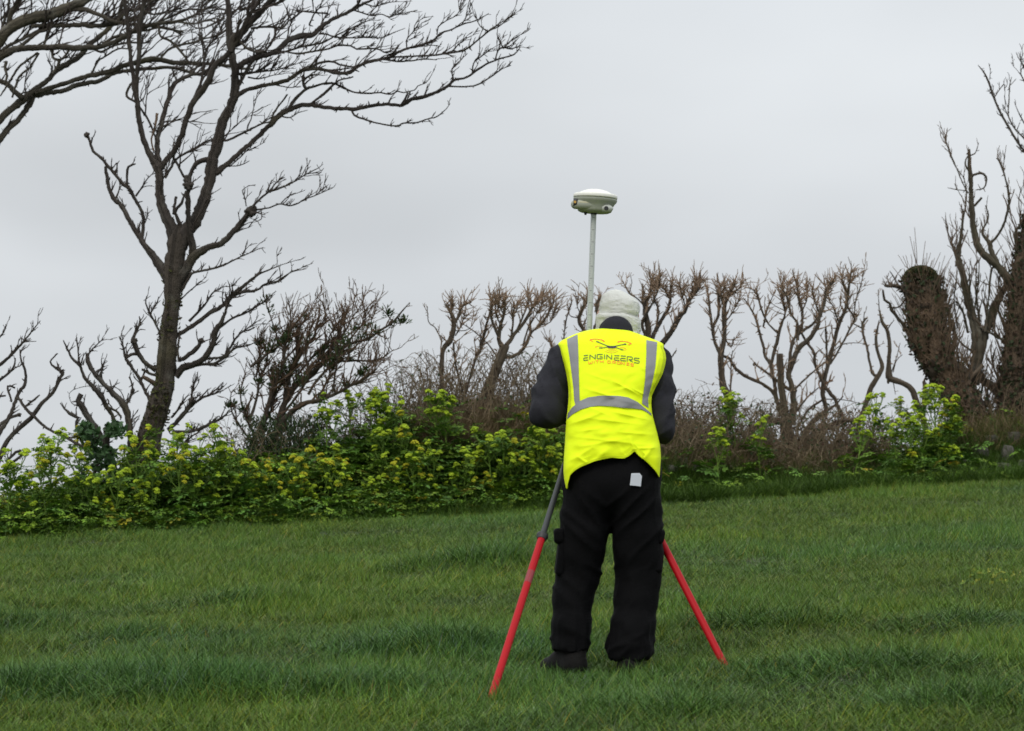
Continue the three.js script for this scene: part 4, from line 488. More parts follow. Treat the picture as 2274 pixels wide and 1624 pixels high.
// --- brambles and dead stems tangled along the bank: nobody could count them
function tangle(name, label, X0, X1, n, seed, o) {
  const b = new Bag(), R = rngOf(seed), c0 = bankPoint((X0 + X1) / 2, 0.9), col = o.col ?? barkCol(0.15, 0.115, 0.074, 0.15), lf = o.leaf ? new Bag() : null;
  for (let i = 0; i < n; i++) {
    const X = lerp(X0, X1, R()), p = bankPoint(X, lerp(o.low ?? 0.6, 1.45, R())), H = o.h * (0.35 + R() * 0.9), reach = (R() - 0.5) * 2 * o.reach, side = (R() - 0.5) * 0.6, m = 9, pts = [], rd = [], r0 = o.r * (0.5 + R()), sag = 0.5 + R() * 0.9;
    for (let k = 0; k <= m; k++) { const t = k / m, u = t * sag; pts.push(V(p.x + reach * t + (R() - 0.5) * 0.03, p.y - 0.03 + H * (Math.sin(Math.min(u, 1.25) * Math.PI * 0.62)) + (R() - 0.5) * 0.02, p.z + side * t + (R() - 0.5) * 0.03)); rd.push(Math.max(0.0016, r0 * (1 - 0.7 * t))); }
    b.tube(pts, rd, 4, col);
    const kids = Math.floor(R() * o.kids); for (let k = 0; k < kids; k++) { const q = pts[2 + Math.floor(R() * (m - 2))].clone(), dir = V(R() - 0.5, R() - 0.35, R() - 0.5).normalize(), pl = [q.clone()]; const l = 0.05 + R() * 0.16; for (let s = 0; s < 3; s++) { dir.add(V(R() - 0.5, R() - 0.5, R() - 0.5).multiplyScalar(0.6)).normalize(); q.addScaledVector(dir, l / 3); pl.push(q.clone()); } b.tube(pl, [0.0028, 0.0024, 0.002, 0.0014], 3, col); }
    if (lf) for (let k = 0; k < o.leaf; k++) { const q = pts[1 + Math.floor(R() * m)].clone().add(V((R() - 0.5) * 0.06, (R() - 0.5) * 0.06, (R() - 0.5) * 0.06)), g = 0.5 + R(); lf.leaf(q, V(R() - 0.5, R() - 0.5, R() - 0.5), V(R() - 0.5, 0.6, 0.5), 0.025 + 0.02 * R(), 0.02, R() < 0.5 ? [0.03 * g, 0.055 * g, 0.02 * g] : [0.075 * g, 0.045 * g, 0.03 * g]); }
  }
  const g = base(name, c0, label, 'brambles', null, 'stuff'); mesh('canes', b.geo(c0), twigMat, g).userData.kind = 'stuff'; if (lf) mesh('foliage', lf.geo(c0), leafMat, g).userData.kind = 'stuff';
}
tangle('bramble_tangle', 'brown bramble tangle at the feet of the thick leaning hedge tree', 830, 1300, 620, 201, { h: 0.6, reach: 0.5, r: 0.0042, kids: 4, leaf: 1 });
tangle('bramble_tangle', 'brown bramble tangle with dried leaves under the clipped hedge trees', 1470, 1990, 800, 202, { h: 0.48, reach: 0.5, r: 0.0044, kids: 6, leaf: 3, low: 0.3 });
tangle('bramble_tangle', 'short dark brambles at the foot of the ivy-covered trunks', 2090, 2420, 130, 203, { h: 0.4, reach: 0.35, r: 0.004, kids: 4, leaf: 2 });
tangle('bramble_tangle', 'thin brown stems tangled below the windswept bush', 470, 860, 260, 204, { h: 0.42, reach: 0.4, r: 0.0036, kids: 5, leaf: 3 });
tangle('dead_stem_thicket', 'straw-brown dead stems draping the bank below the leaning hedge tree', 920, 1290, 800, 205, { h: 0.28, reach: 0.14, r: 0.003, kids: 2, col: barkCol(0.23, 0.175, 0.11, 0.05) });
tangle('dead_stem_thicket', 'straw-brown dead stems on the bank top beside the person', 1480, 1960, 800, 206, { low: 0.3, h: 0.26, reach: 0.14, r: 0.003, kids: 2, col: barkCol(0.22, 0.17, 0.11, 0.05) });

// ---------------------------------------------------------------- yellow-flowered plants on the bank
const G = {};
{
  const R = rngOf(404);
  G.heads = [0, 1, 2, 3].map((v) => {   // a domed flower head of many small balls on rays
    const parts = []; const n = 17, col = [], tint = v === 3 ? [0.32, 0.31, 0.02] : v === 2 ? [0.22, 0.32, 0.022] : [0.27, 0.36, 0.022];
    for (let i = 0; i < n; i++) { const a = i * 2.39996, r = Math.sqrt((i + 0.3) / n), g = new THREE.IcosahedronGeometry(1, 0); const s = 0.0105 * (0.75 + R() * 0.5); g.scale(s, s * 0.75, s); g.translate(Math.cos(a) * r * 0.031 + (R() - 0.5) * 0.004, 0.022 * (1 - r * r * 0.9) + (R() - 0.5) * 0.004, Math.sin(a) * r * 0.031); const k = 0.72 + R() * 0.6, c = []; for (let j = 0; j < g.attributes.position.count; j++) { const w = k * (0.85 + 0.3 * R()); c.push(tint[0] * w, tint[1] * w, tint[2] * w); } g.setAttribute('color', new THREE.Float32BufferAttribute(c, 3)); parts.push(g); }
    const st = new Bag(); for (let i = 0; i < 7; i++) { const a = i * 0.9; st.tube([V(0, -0.03, 0), V(Math.cos(a) * 0.018, 0.0, Math.sin(a) * 0.018)], [0.0016, 0.0012], 3, () => [0.13, 0.2, 0.03]); }
    const sg = st.geo().toNonIndexed(); sg.computeVertexNormals(); return mergeGeometries([...parts, sg]);
  });
  G.leaves = [0, 1, 2, 3].map((v) => {   // a compound leaf: a stalk with nine broad leaflets
    const b = new Bag(), c = () => { const g = 0.65 + R() * 0.7; return [[0.105, 0.21, 0.024], [0.135, 0.245, 0.024], [0.08, 0.175, 0.026], [0.17, 0.265, 0.024]][v].map((x) => x * g); };
    b.tube([V(0, 0, 0), V(0.05, 0.03, 0), V(0.11, 0.035, 0)], [0.0034, 0.0028, 0.002], 4, () => [0.1, 0.17, 0.035]);
    for (const [x, z, a] of [[0.118, 0, 0], [0.09, 0.022, 0.8], [0.09, -0.022, -0.8], [0.055, 0.018, 1.2], [0.055, -0.018, -1.2]]) { const ca = Math.cos(a), sa = Math.sin(a), o = V(x, 0.034, z); for (const da of [0, 0.95, -0.95]) { const d = V(Math.cos(a + da), -0.25 + R() * 0.5, Math.sin(a + da)); b.leaf(o.clone().addScaledVector(V(ca, 0, sa), da ? 0.004 : 0.014), d, V(R() * 0.9 - 0.45, 1, R() * 0.9 - 0.45), 0.03 + R() * 0.016, 0.025, c(), 0.16); } }
    return b.geo();
  });
}
function plant(p, H, seed, label, group, o = {}) {
  const R = rngOf(seed), g = base('yellow_flowered_plant', p, label, 'plant', group), st = new Bag(), green = () => { const k = 0.8 + R() * 0.4; return [0.115 * k, 0.19 * k, 0.032 * k]; };
  const lean = V((R() - 0.5) * 0.22, 0, (R() - 0.5) * 0.22), at = (t) => V(lean.x * t * t * H + 0.012 * Math.sin(t * 7 + seed), H * t, lean.z * t * t * H), sc = clamp(H / 0.62, 0.75, 1.25);
  const main = []; for (let k = 0; k <= 8; k++) main.push(at(k / 8 * 0.93)); const col = green(); st.tube(main, main.map((_, k) => lerp(0.0095, 0.004, k / 8) * sc), 6, () => col);
  const heads = []; const nb = o.branches ?? 5 + Math.floor(R() * 3); heads.push([at(0.93), V(0, 1, 0)]);
  for (let i = 0; i < nb; i++) { const t = lerp(0.5, 0.92, Math.pow((i + R() * 0.6) / nb, 0.75)), a = i * 2.4 + R(), L = H * (0.16 + 0.2 * R()) * (1.15 - t * 0.4), s = at(t), d = V(Math.cos(a), (o.narrow ? 2.1 : 1.25) + R() * 0.6, Math.sin(a)).normalize(), m = s.clone().addScaledVector(d, L * 0.55).add(V(0, -0.01, 0)), e = s.clone().addScaledVector(d, L).add(V(0, L * 0.12, 0)); st.tube([s, m, e], [0.0052 * sc, 0.0042 * sc, 0.003 * sc], 5, () => col); heads.push([e, d]); if (R() < 0.75) { const d2 = d.clone().add(V(R() - 0.5, 0.3, R() - 0.5)).normalize(), e2 = m.clone().addScaledVector(d2, L * 0.5); st.tube([m, e2], [0.0034, 0.0024], 4, () => col); heads.push([e2, d2]); } if (R() < 0.6) { const d2 = d.clone().add(V((R() - 0.5) * 1.4, 0.1, (R() - 0.5) * 1.4)).normalize(), e2 = m.clone().addScaledVector(d2, L * 0.42); st.tube([m, e2], [0.0034, 0.0024], 4, () => col); heads.push([e2, d2]); } }
  mesh('stem', st.geo(), flowerMat, g);
  for (const [e, d] of heads) { const h = mesh('flower_head', G.heads[o.gold ? (R() < 0.5 ? 3 : 1) : Math.floor(R() * 3)], flowerMat, g); h.position.copy(e).add(V(0, 0.024, 0)); h.quaternion.setFromUnitVectors(V(0, 1, 0), d.clone().add(V(0, 1.2, 0.15)).normalize()); h.rotateY(R() * 6); h.scale.setScalar(sc * (0.55 + R() * 0.5)); }
  const nl = (o.leaves ?? 12) + 9; for (let i = 0; i < nl; i++) { const hi = R() < 0.55, e = hi ? heads[Math.floor(R() * heads.length)][0] : at(0.08 + 0.5 * R()), l = mesh('leaf', G.leaves[Math.floor(R() * 4)], leafMat, g); l.position.copy(e).add(V(0, hi ? -0.04 - 0.06 * R() : 0, 0)); l.rotation.set((R() - 0.5) * 0.9, R() * 6.28, (R() - 0.35) * 0.9, 'YXZ'); l.scale.setScalar((hi ? 0.5 + R() * 0.35 : 0.9 + R() * 0.6) * sc); }
  return g;
}
{
  const spots = [[20, 1022], [68, 1000], [108, 985], [150, 958, 1], [100, 1030, 1], [172, 1000, 1], [40, 1060], [200, 1062], [255, 1052], [292, 972, 1], [270, 1002], [330, 1000], [385, 958], [345, 1052], [402, 1018, 1], [432, 985], [470, 960], [500, 1000, 1], [430, 1040], [482, 1062], [520, 1008], [542, 1030, 1], [602, 1052, 1], [562, 1085], [577, 1045, 1], [650, 1012, 1], [662, 1046, 1], [690, 1082], [740, 1012, 1], [762, 1042, 1], [722, 1056], [632, 1092], [140, 1060], [70, 1080], [310, 1085], [240, 1110, 1],
    [712, 905, 2], [770, 882, 2], [845, 868, 2], [828, 893, 2], [872, 903, 2], [902, 940, 1], [968, 880, 2], [990, 890, 2], [850, 960, 2], [865, 1030, 1], [882, 1048], [915, 1015, 1], [937, 1040, 1], [960, 1002], [1032, 1010], [1052, 1022, 1], [1000, 1055], [1090, 975], [1112, 965], [1142, 990, 1], [1160, 1012], [1187, 945, 2], [1202, 960], [1222, 990, 1], [1190, 1042], [1235, 1012], [1082, 1062, 1], [972, 1092], [820, 1072], [780, 1095], [1130, 1070], [905, 1095]];
  const put = (X, Y, kind, i, label, group, o) => {
    const df = footDepth(X); let best = null; const R = rngOf(900 + i), want = kind === 2 ? 0.62 : 0.5 + 0.25 * R();
    for (let t = -0.06; t <= 1.25; t += 0.03) { const q = t < 0 ? V((X - CX) / F * df, groundY((X - CX) / F * df, -(df + t)), -(df + t)) : bankPoint(X, t), top = P(X, Y, -q.z).y, H = top - q.y, e = Math.abs(H - want); if (H > 0.18 && (!best || e < best.e)) best = { q, H, e }; }
    if (best) plant(best.q.add(V(0, -0.02, 0)), best.H, 1000 + i, label, group, o);
  };
  const places = [[120, 'under the sparse crossing-stemmed shrub'], [260, 'around the evergreen bush'], [450, 'around the base of the tall forked tree'], [620, 'at the foot of the windswept bush'], [790, 'below the far edge of the windswept bush'], [960, 'below the thin kinked hedge tree'], [9999, 'below the thick leaning hedge tree']];
  spots.forEach(([X, Y, k], i) => { const at = places.find((q) => X < q[0])[1], kind = k === 2 ? 'tall green-headed plant rising over the bank' : k === 1 ? 'golden-topped flowering plant' : 'lime-topped flowering plant'; put(X, Y, k, i, `${kind} ${at}`, `${k === 2 ? 'tall green-headed' : k === 1 ? 'golden-topped' : 'lime-topped'} plants ${at}`, { gold: k === 1, leaves: k === 2 ? 20 : 15, branches: k === 2 ? 7 : undefined }); });
  const right = [[1640, 880, 'bushy yellow-flowered plant on the grassy bank beside the person'], [1690, 945, 'smaller yellow-flowered plant leaning out beside the bushy one on the grassy bank'], [1600, 960, 'short yellow-flowered plant nearest the vest on the grassy bank'], [1945, 893, 'single tall pale-stalked yellow-flowered plant standing clear of the bank'], [1905, 940, 'yellow-flowered plant with drooping side heads beside the tall pale stalk'], [1988, 945, 'slim green plant with few flowers against open sky']];
  right.forEach(([X, Y, l], i) => put(X, Y, i === 0 || i === 3 ? 2 : 1, 300 + i, l, null, { branches: i === 0 ? 10 : i === 3 ? 8 : 6, leaves: i === 0 ? 22 : 14, narrow: i > 0 }));
  [[2035, 898], [2060, 886], [2088, 872], [2104, 900], [2118, 930], [2028, 935], [2080, 960], [2050, 930], [2105, 1000], [2030, 1010], [2122, 1000]].forEach(([X, Y], i) => put(X, Y, 1, 330 + i, 'yellow-flowered plant in the clump below the ivy-covered stump', 'flower clump below the stump', { leaves: 12, gold: i % 3 === 0, narrow: true }));
}
// ---------------------------------------------------------------- uncountable leaves and grass
function scatter(name, label, category, variants, spots, mat) {     // spots: [x, y, z, yaw, tiltx, tiltz, sx, sy, [r,g,b]]
  const g = new THREE.Group(); g.name = numbered(name); scene.add(g); tag(g, label, category, null, 'stuff');
  const per = variants.map(() => []); spots.forEach((s, i) => per[i % variants.length].push(s));
  const m4 = new THREE.Matrix4(), e = new THREE.Euler(), q = new THREE.Quaternion(), c = new THREE.Color();
  variants.forEach((geo, v) => { const im = new THREE.InstancedMesh(geo, mat, per[v].length); im.name = name === 'field_grass' ? 'grass_tufts' : name.endsWith('grass') ? 'grass_tufts' : 'leaves'; im.userData.kind = 'stuff'; per[v].forEach((s, i) => { q.setFromEuler(e.set(s[4], s[3], s[5], 'YXZ')); m4.compose(V(s[0], s[1], s[2]), q, V(s[6], s[7], s[6])); im.setMatrixAt(i, m4); im.setColorAt(i, c.setRGB(...s[8])); }); im.castShadow = im.receiveShadow = true; g.add(im); });
}
{ // low leaves over the bank
  const R = rngOf(505), spots = [];
  const dens = table([[-400, 1], [1230, 1], [1290, 0.5], [1480, 0.03], [1580, 0.12], [1720, 0.12], [1760, 0.02], [1900, 0.06], [1990, 0.5], [2140, 0.5], [2180, 0.06], [2600, 0.1]]);
  for (let i = 0; i < 17000; i++) { const X = lerp(-420, 2600, R()); if (R() > dens(X)) continue; const t = -0.1 + 1.12 * Math.pow(R(), 1.25), df = footDepth(X), q = t < 0.02 ? V((X - CX) / F * df, groundY((X - CX) / F * df, -(df + t * 2)), -(df + t * 2)) : bankPoint(X, t); if (X > 930 && X < 1300 && t > 0.5 && R() < 0.8) continue; const k = 0.7 + R() * 0.85, yl = R() < 0.05; spots.push([q.x, q.y + R() * R() * 0.24 + 0.01, q.z + 0.06 * R(), -Math.PI / 2 + (R() - 0.5) * 4, (R() - 0.5) * 0.9, (R() - 0.7) * 0.9, 0.55 + R() * 0.6, 0.6 + R() * 0.6, yl ? [1.9 * k, 0.95 * k, 0.6 * k] : [k, k, k]]); }
  scatter('leafy_undergrowth', 'dense low green leaves covering the bank below the shrubs', 'undergrowth', G.leaves, spots, leafMat);
}
function tuft(seed, n, h0, h1, w, spread, cols, droop) {
  const R = rngOf(seed), b = new Bag();
  for (let i = 0; i < n; i++) { const a = R() * 6.28, r = Math.sqrt(R()) * spread, o = V(Math.cos(a) * r, -0.01, Math.sin(a) * r), a2 = R() * 6.28, d = V(Math.cos(a2) * 0.28 + 0.1, 1, Math.sin(a2) * 0.28), bend = V(Math.cos(a2) * droop * R() + 0.12 * droop, -droop * 0.45 * R(), Math.sin(a2) * droop * R()); bend.w = R() * 3.14; const c = cols[Math.floor(R() * R() * cols.length)], k = 0.75 + R() * 0.5; b.blade(o, d, bend, lerp(h0, h1, R()), w * (0.7 + R() * 0.6), c.map((x) => x * k), 4); }
  return b.geo();
}
{
  const greens = [[0.061, 0.133, 0.015], [0.075, 0.152, 0.016], [0.048, 0.113, 0.016], [0.094, 0.17, 0.024], [0.128, 0.172, 0.018], [0.17, 0.22, 0.1], [0.28, 0.17, 0.03]];
  const short = [1, 2, 3, 4, 5, 6].map((s) => tuft(s * 31, 30, 0.04, 0.13, 0.0036, 0.09, greens, 1.1));
  const R = rngOf(606), tuss = [], spots = [];
  for (let i = 0; i < 70000; i++) {
    const u = R(), d = lerp(8.6, 31.5, Math.pow(u, 1.05)), hw = 0.158 * d + 1.5, x = (R() * 2 - 1) * hw + 0.2, z = -d; if (d > footAtX(x) + 0.12) continue; if (d > 20 && R() < 0.25) continue;
    const l = lush(x, z), pn = fbm(x * 0.9 + 3, z * 0.9, 2, 3), pf = fbm(x * 3.1, z * 3.1 + 8, 6, 2), hgt = 0.58 + 0.5 * pn + 0.6 * pf + 0.5 * l + (R() - 0.5) * 0.45, blue = clamp(0.12 + 1.2 * fbm(x * 0.7 + 20, z * 0.9, 4, 3) + l * 0.8), k = 0.6 + R() * 0.65 + 0.35 * pn, dry = R() < 0.022;
    if (l > 0.3 && R() < l * 0.85) { const kk = 0.55 + R() * 0.6; tuss.push([x, groundY(x, z) - 0.01, z, R() * 6.28, (R() - 0.5) * 0.5, (R() - 0.5) * 0.5, 0.8 + R() * 0.4, 0.42 + 0.4 * l * R() + 0.15 * R(), [0.9 * kk, 0.98 * kk, 1.4 * kk]]); }
    spots.push([x, groundY(x, z), z, R() * 1.6 - 0.8, (R() - 0.5) * 0.3, (R() - 0.5) * 0.3 - 0.05, 0.85 + 0.35 * R() + 0.25 * l, Math.max(0.5, hgt), dry ? [2.0 * k, 1.2 * k, 0.9 * k] : [lerp(1.12, 0.8, blue) * k, lerp(1.0, 0.94, blue) * k, lerp(0.8, 1.6, blue) * k]]);
  }
  scatter('field_grass', 'short uneven pasture grass with darker lusher tufts', 'grass', short, spots, grassMat);
  // longer grass in the tussocks, over the bank and its foot
  const long = [1, 2, 3, 4].map((s) => tuft(s * 57, 26, 0.11, 0.26, 0.004, 0.075, greens.slice(0, 5), 1.7)), sp2 = [], sp3 = [];
  scatter('tussock_grass', 'longer blue-green grass drooping in tussocks across the pasture', 'grass', long, tuss, grassMat);
  const dens = table([[-400, 0.1], [900, 0.15], [1300, 0.5], [1460, 1], [1950, 1], [2000, 0.6], [2120, 0.7], [2180, 1], [2600, 1]]);
  for (let i = 0; i < 9000; i++) { const X = lerp(-420, 2620, R()); if (R() > dens(X)) continue; const t = -0.15 + 1.05 * Math.pow(R(), 1.9), df = footDepth(X), x = (X - CX) / F * df, q = t < 0.02 ? V(x, groundY(x, -(df + t * 2.4)), -(df + t * 2.4)) : bankPoint(X, t), k = 0.5 + R() * 0.6; sp2.push([q.x, q.y - 0.01, q.z, R() * 6.28, 0.35 * (R() - 0.2), (R() - 0.5) * 0.5, 0.9 + R() * 0.4, 0.6 + R() * 0.75, t < 0.55 || R() < 0.5 ? [0.95 * k, 0.88 * k, 1.0 * k] : [1.7 * k, 1.0 * k, 1.1 * k]]); }
  scatter('bank_grass', 'long rank dark grass hanging over the bank', 'grass', long, sp2, grassMat);
  const straw = [1, 2, 3].map((s) => tuft(s * 91, 20, 0.12, 0.32, 0.0036, 0.07, [[0.24, 0.17, 0.1], [0.3, 0.22, 0.13], [0.16, 0.11, 0.07], [0.1, 0.11, 0.04]], 1.5));
  for (let i = 0; i < 4200; i++) { const a = R() < 0.45, X = a ? lerp(900, 1300, R()) : R() < 0.7 ? lerp(1470, 1960, R()) : lerp(2130, 2500, R()), t = a ? 0.4 + 0.9 * R() : 0.35 + 0.95 * R(), q = bankPoint(X, t), k = 0.5 + R() * 0.6; sp3.push([q.x, q.y - 0.01, q.z, R() * 6.28, 0.6 * (R() - 0.2), (R() - 0.5) * 0.7, 0.9 + R() * 0.4, 0.6 + R() * 0.6, [k, k, k]]); }
  scatter('dead_grass', 'pale dead grass along the top of the bank', 'grass', straw, sp3, grassMat);
  // small weed with pale flowers in the field
  const wp = groundHit(2195, 1340), wb = new Bag(), fb = new Bag(); for (let i = 0; i < 22; i++) { const o = V((R() - 0.5) * 0.22, 0, (R() - 0.5) * 0.14), e = o.clone().add(V((R() - 0.5) * 0.05, 0.1 + 0.07 * R(), (R() - 0.5) * 0.05)); wb.tube([o, e], [0.0022, 0.0016], 4, () => [0.12, 0.17, 0.04]); for (let k = 0; k < 5; k++) fb.leaf(e.clone().add(V((R() - 0.5) * 0.02, (R() - 0.5) * 0.02, (R() - 0.5) * 0.02)), V(R() - 0.5, R(), R() - 0.5), V(0, 0.5, 1), 0.018, 0.011, R() < 0.5 ? [0.26, 0.29, 0.05] : [0.15, 0.23, 0.04]); }
  const weed = base('field_weed', wp, 'small pale yellow weed alone in the pasture grass', 'weed'); mesh('stem', wb.geo(), flowerMat, weed); mesh('flowers', fb.geo(), leafMat, weed);
  const dp = groundHit(178, 1330), db = new Bag(), ds = new Bag(); ds.tube([V(0, 0, 0), V(0.004, 0.05, 0), V(0.006, 0.1, 0.01)], [0.002, 0.002, 0.002], 5, () => [0.12, 0.18, 0.05]); for (let i = 0; i < 40; i++) { const a = i * 2.4, t = i / 40; db.leaf(V(0.006, 0.1, 0.01), V(Math.cos(a) * (1.2 - t), 0.15 + t, Math.sin(a) * (1.2 - t)), V(0, 1, 0.2), 0.018, 0.006, [0.6, 0.36, 0.02]); }
  const dn = base('dandelion', dp, 'single small orange-yellow dandelion flower in the grass', 'flower'); mesh('stem', ds.geo(), flowerMat, dn); mesh('flower_head', db.geo(), flowerMat, dn);
}

// ---------------------------------------------------------------- the person
// a mesh over a signed distance function (surface nets)
function surface(sdf, lo, hi, cell) {
  const nx = Math.ceil((hi.x - lo.x) / cell) + 1, ny = Math.ceil((hi.y - lo.y) / cell) + 1, nz = Math.ceil((hi.z - lo.z) / cell) + 1, f = new Float32Array(nx * ny * nz), id = new Int32Array(nx * ny * nz).fill(-1), at = (i, j, k) => (k * ny + j) * nx + i;
  for (let k = 0; k < nz; k++) for (let j = 0; j < ny; j++) for (let i = 0; i < nx; i++) f[at(i, j, k)] = sdf(lo.x + i * cell, lo.y + j * cell, lo.z + k * cell);
  const p = [], idx = [];
  for (let k = 0; k < nz - 1; k++) for (let j = 0; j < ny - 1; j++) for (let i = 0; i < nx - 1; i++) {
    let sx = 0, sy = 0, sz = 0, n = 0; const c = (a, b, d) => f[at(i + a, j + b, k + d)];
    const ed = (a0, b0, d0, a1, b1, d1) => { const u = c(a0, b0, d0), v = c(a1, b1, d1); if ((u < 0) !== (v < 0)) { const t = u / (u - v); sx += a0 + (a1 - a0) * t; sy += b0 + (b1 - b0) * t; sz += d0 + (d1 - d0) * t; n++; } };
    ed(0, 0, 0, 1, 0, 0); ed(0, 1, 0, 1, 1, 0); ed(0, 0, 1, 1, 0, 1); ed(0, 1, 1, 1, 1, 1); ed(0, 0, 0, 0, 1, 0); ed(1, 0, 0, 1, 1, 0); ed(0, 0, 1, 0, 1, 1); ed(1, 0, 1, 1, 1, 1); ed(0, 0, 0, 0, 0, 1); ed(1, 0, 0, 1, 0, 1); ed(0, 1, 0, 0, 1, 1); ed(1, 1, 0, 1, 1, 1);
    if (n) { id[at(i, j, k)] = p.length / 3; p.push(lo.x + (i + sx / n) * cell, lo.y + (j + sy / n) * cell, lo.z + (k + sz / n) * cell); }
  }
  const quad = (a, b, c, d, flip) => { if (a < 0 || b < 0 || c < 0 || d < 0) return; if (flip) idx.push(a, c, b, a, d, c); else idx.push(a, b, c, a, c, d); };
  for (let k = 1; k < nz - 1; k++) for (let j = 1; j < ny - 1; j++) for (let i = 1; i < nx - 1; i++) {
    const u = f[at(i, j, k)] < 0;
    if (u !== (f[at(i + 1, j, k)] < 0)) quad(id[at(i, j - 1, k - 1)], id[at(i, j, k - 1)], id[at(i, j, k)], id[at(i, j - 1, k)], !u);
    if (u !== (f[at(i, j + 1, k)] < 0)) quad(id[at(i - 1, j, k - 1)], id[at(i - 1, j, k)], id[at(i, j, k)], id[at(i, j, k - 1)], !u);
    if (u !== (f[at(i, j, k + 1)] < 0)) quad(id[at(i - 1, j - 1, k)], id[at(i, j - 1, k)], id[at(i, j, k)], id[at(i - 1, j, k)], !u);
  }
  const g = new THREE.BufferGeometry(); g.setAttribute('position', new THREE.Float32BufferAttribute(p, 3)); g.setIndex(idx); g.computeVertexNormals(); return g;
}
const smin = (a, b, k) => { const h = Math.max(k - Math.abs(a - b), 0) / k; return Math.min(a, b) - h * h * k * 0.25; };
const cap = (a, b, ra, rb, sz = 1) => { const ax = a.x, ay = a.y, az = a.z, dx = b.x - ax, dy = b.y - ay, dz = b.z - az, L = dx * dx + dy * dy + dz * dz || 1e-9; return (x, y, z) => { const t = clamp(((x - ax) * dx + (y - ay) * dy + (z - az) * dz) / L); return Math.hypot(x - ax - dx * t, y - ay - dy * t, (z - az - dz * t) * sz) - lerp(ra, rb, t); }; };
const join = (list, k) => (x, y, z) => { let d = 1e3; for (const s of list) d = smin(d, s(x, y, z), k); return d; };
function displace(g, fn) { const p = g.attributes.position, n = g.attributes.normal; for (let i = 0; i < p.count; i++) { const x = p.getX(i), y = p.getY(i), z = p.getZ(i), d = fn(x, y, z, n.getX(i), n.getY(i), n.getZ(i)); p.setXYZ(i, x + n.getX(i) * d, y + n.getY(i) * d, z + n.getZ(i) * d); } g.computeVertexNormals(); return g; }
function planarUV(g, s = 1) { const p = g.attributes.position, uv = []; for (let i = 0; i < p.count; i++) uv.push((p.getX(i) + p.getZ(i) * 0.6) * s, p.getY(i) * s); g.setAttribute('uv', new THREE.Float32BufferAttribute(uv, 2)); return g; }

const PD = 14.45, pg = P(1345, 1500, PD); pg.y = groundY(pg.x, pg.z) - 0.012;
const person = base('person', pg, 'person seen from behind in yellow safety vest, dark jacket, black trousers and pale beanie', 'person');
const LP = (X, Y, z) => P(X, Y, PD - z).sub(pg);                              // photo pixel, z metres nearer than the feet
const L6 = (x, y, z) => LP(1023.3 + x * 0.3326, 596.9 + y * 0.3326, z), L7 = (x, y, z) => LP(1023.3 + x * 0.3501, 1023.3 + y * 0.3501, z);
const M6 = 0.3326 * PD / F, M7 = 0.3501 * PD / F;

const weave = noiseTexture(128, (u, v) => { const n = 0.5 + 0.25 * Math.sin(u * 2 * Math.PI * 16) * Math.sin(v * 2 * Math.PI * 16) + 0.5 * tor(u, v, 20, 3); return [n, n, n]; });
const rep = (t, k) => { const c = t.clone(); c.repeat.set(k, k); c.needsUpdate = true; return c; };
const clothMat = (r, g, b, rough, bump, k = 12) => { const m = new THREE.MeshPhysicalMaterial({ roughness: rough, specularIntensity: 0.3, bumpMap: rep(weave, k), bumpScale: bump }); m.color.setRGB(r, g, b); return m; };
const trouserMat = clothMat(0.0028, 0.0028, 0.0034, 0.8, 0.0016), jacketMat = clothMat(0.019, 0.019, 0.024, 0.78, 0.0014), beanieMat = clothMat(0.72, 0.73, 0.68, 0.95, 0.004, 22), bootMat = clothMat(0.006, 0.0055, 0.005, 0.75, 0.002), vestMat = clothMat(0.71, 0.86, 0.008, 0.7, 0.0005), stripMat = new THREE.MeshStandardMaterial({ color: new THREE.Color().setRGB(0.185, 0.19, 0.195), roughness: 0.5, metalness: 0.15 });
stripMat.bumpMap = rep(weave, 30); stripMat.bumpScale = 0.0004;
const skinMat = new THREE.MeshStandardMaterial({ color: new THREE.Color().setRGB(0.42, 0.24, 0.17), roughness: 0.6 });

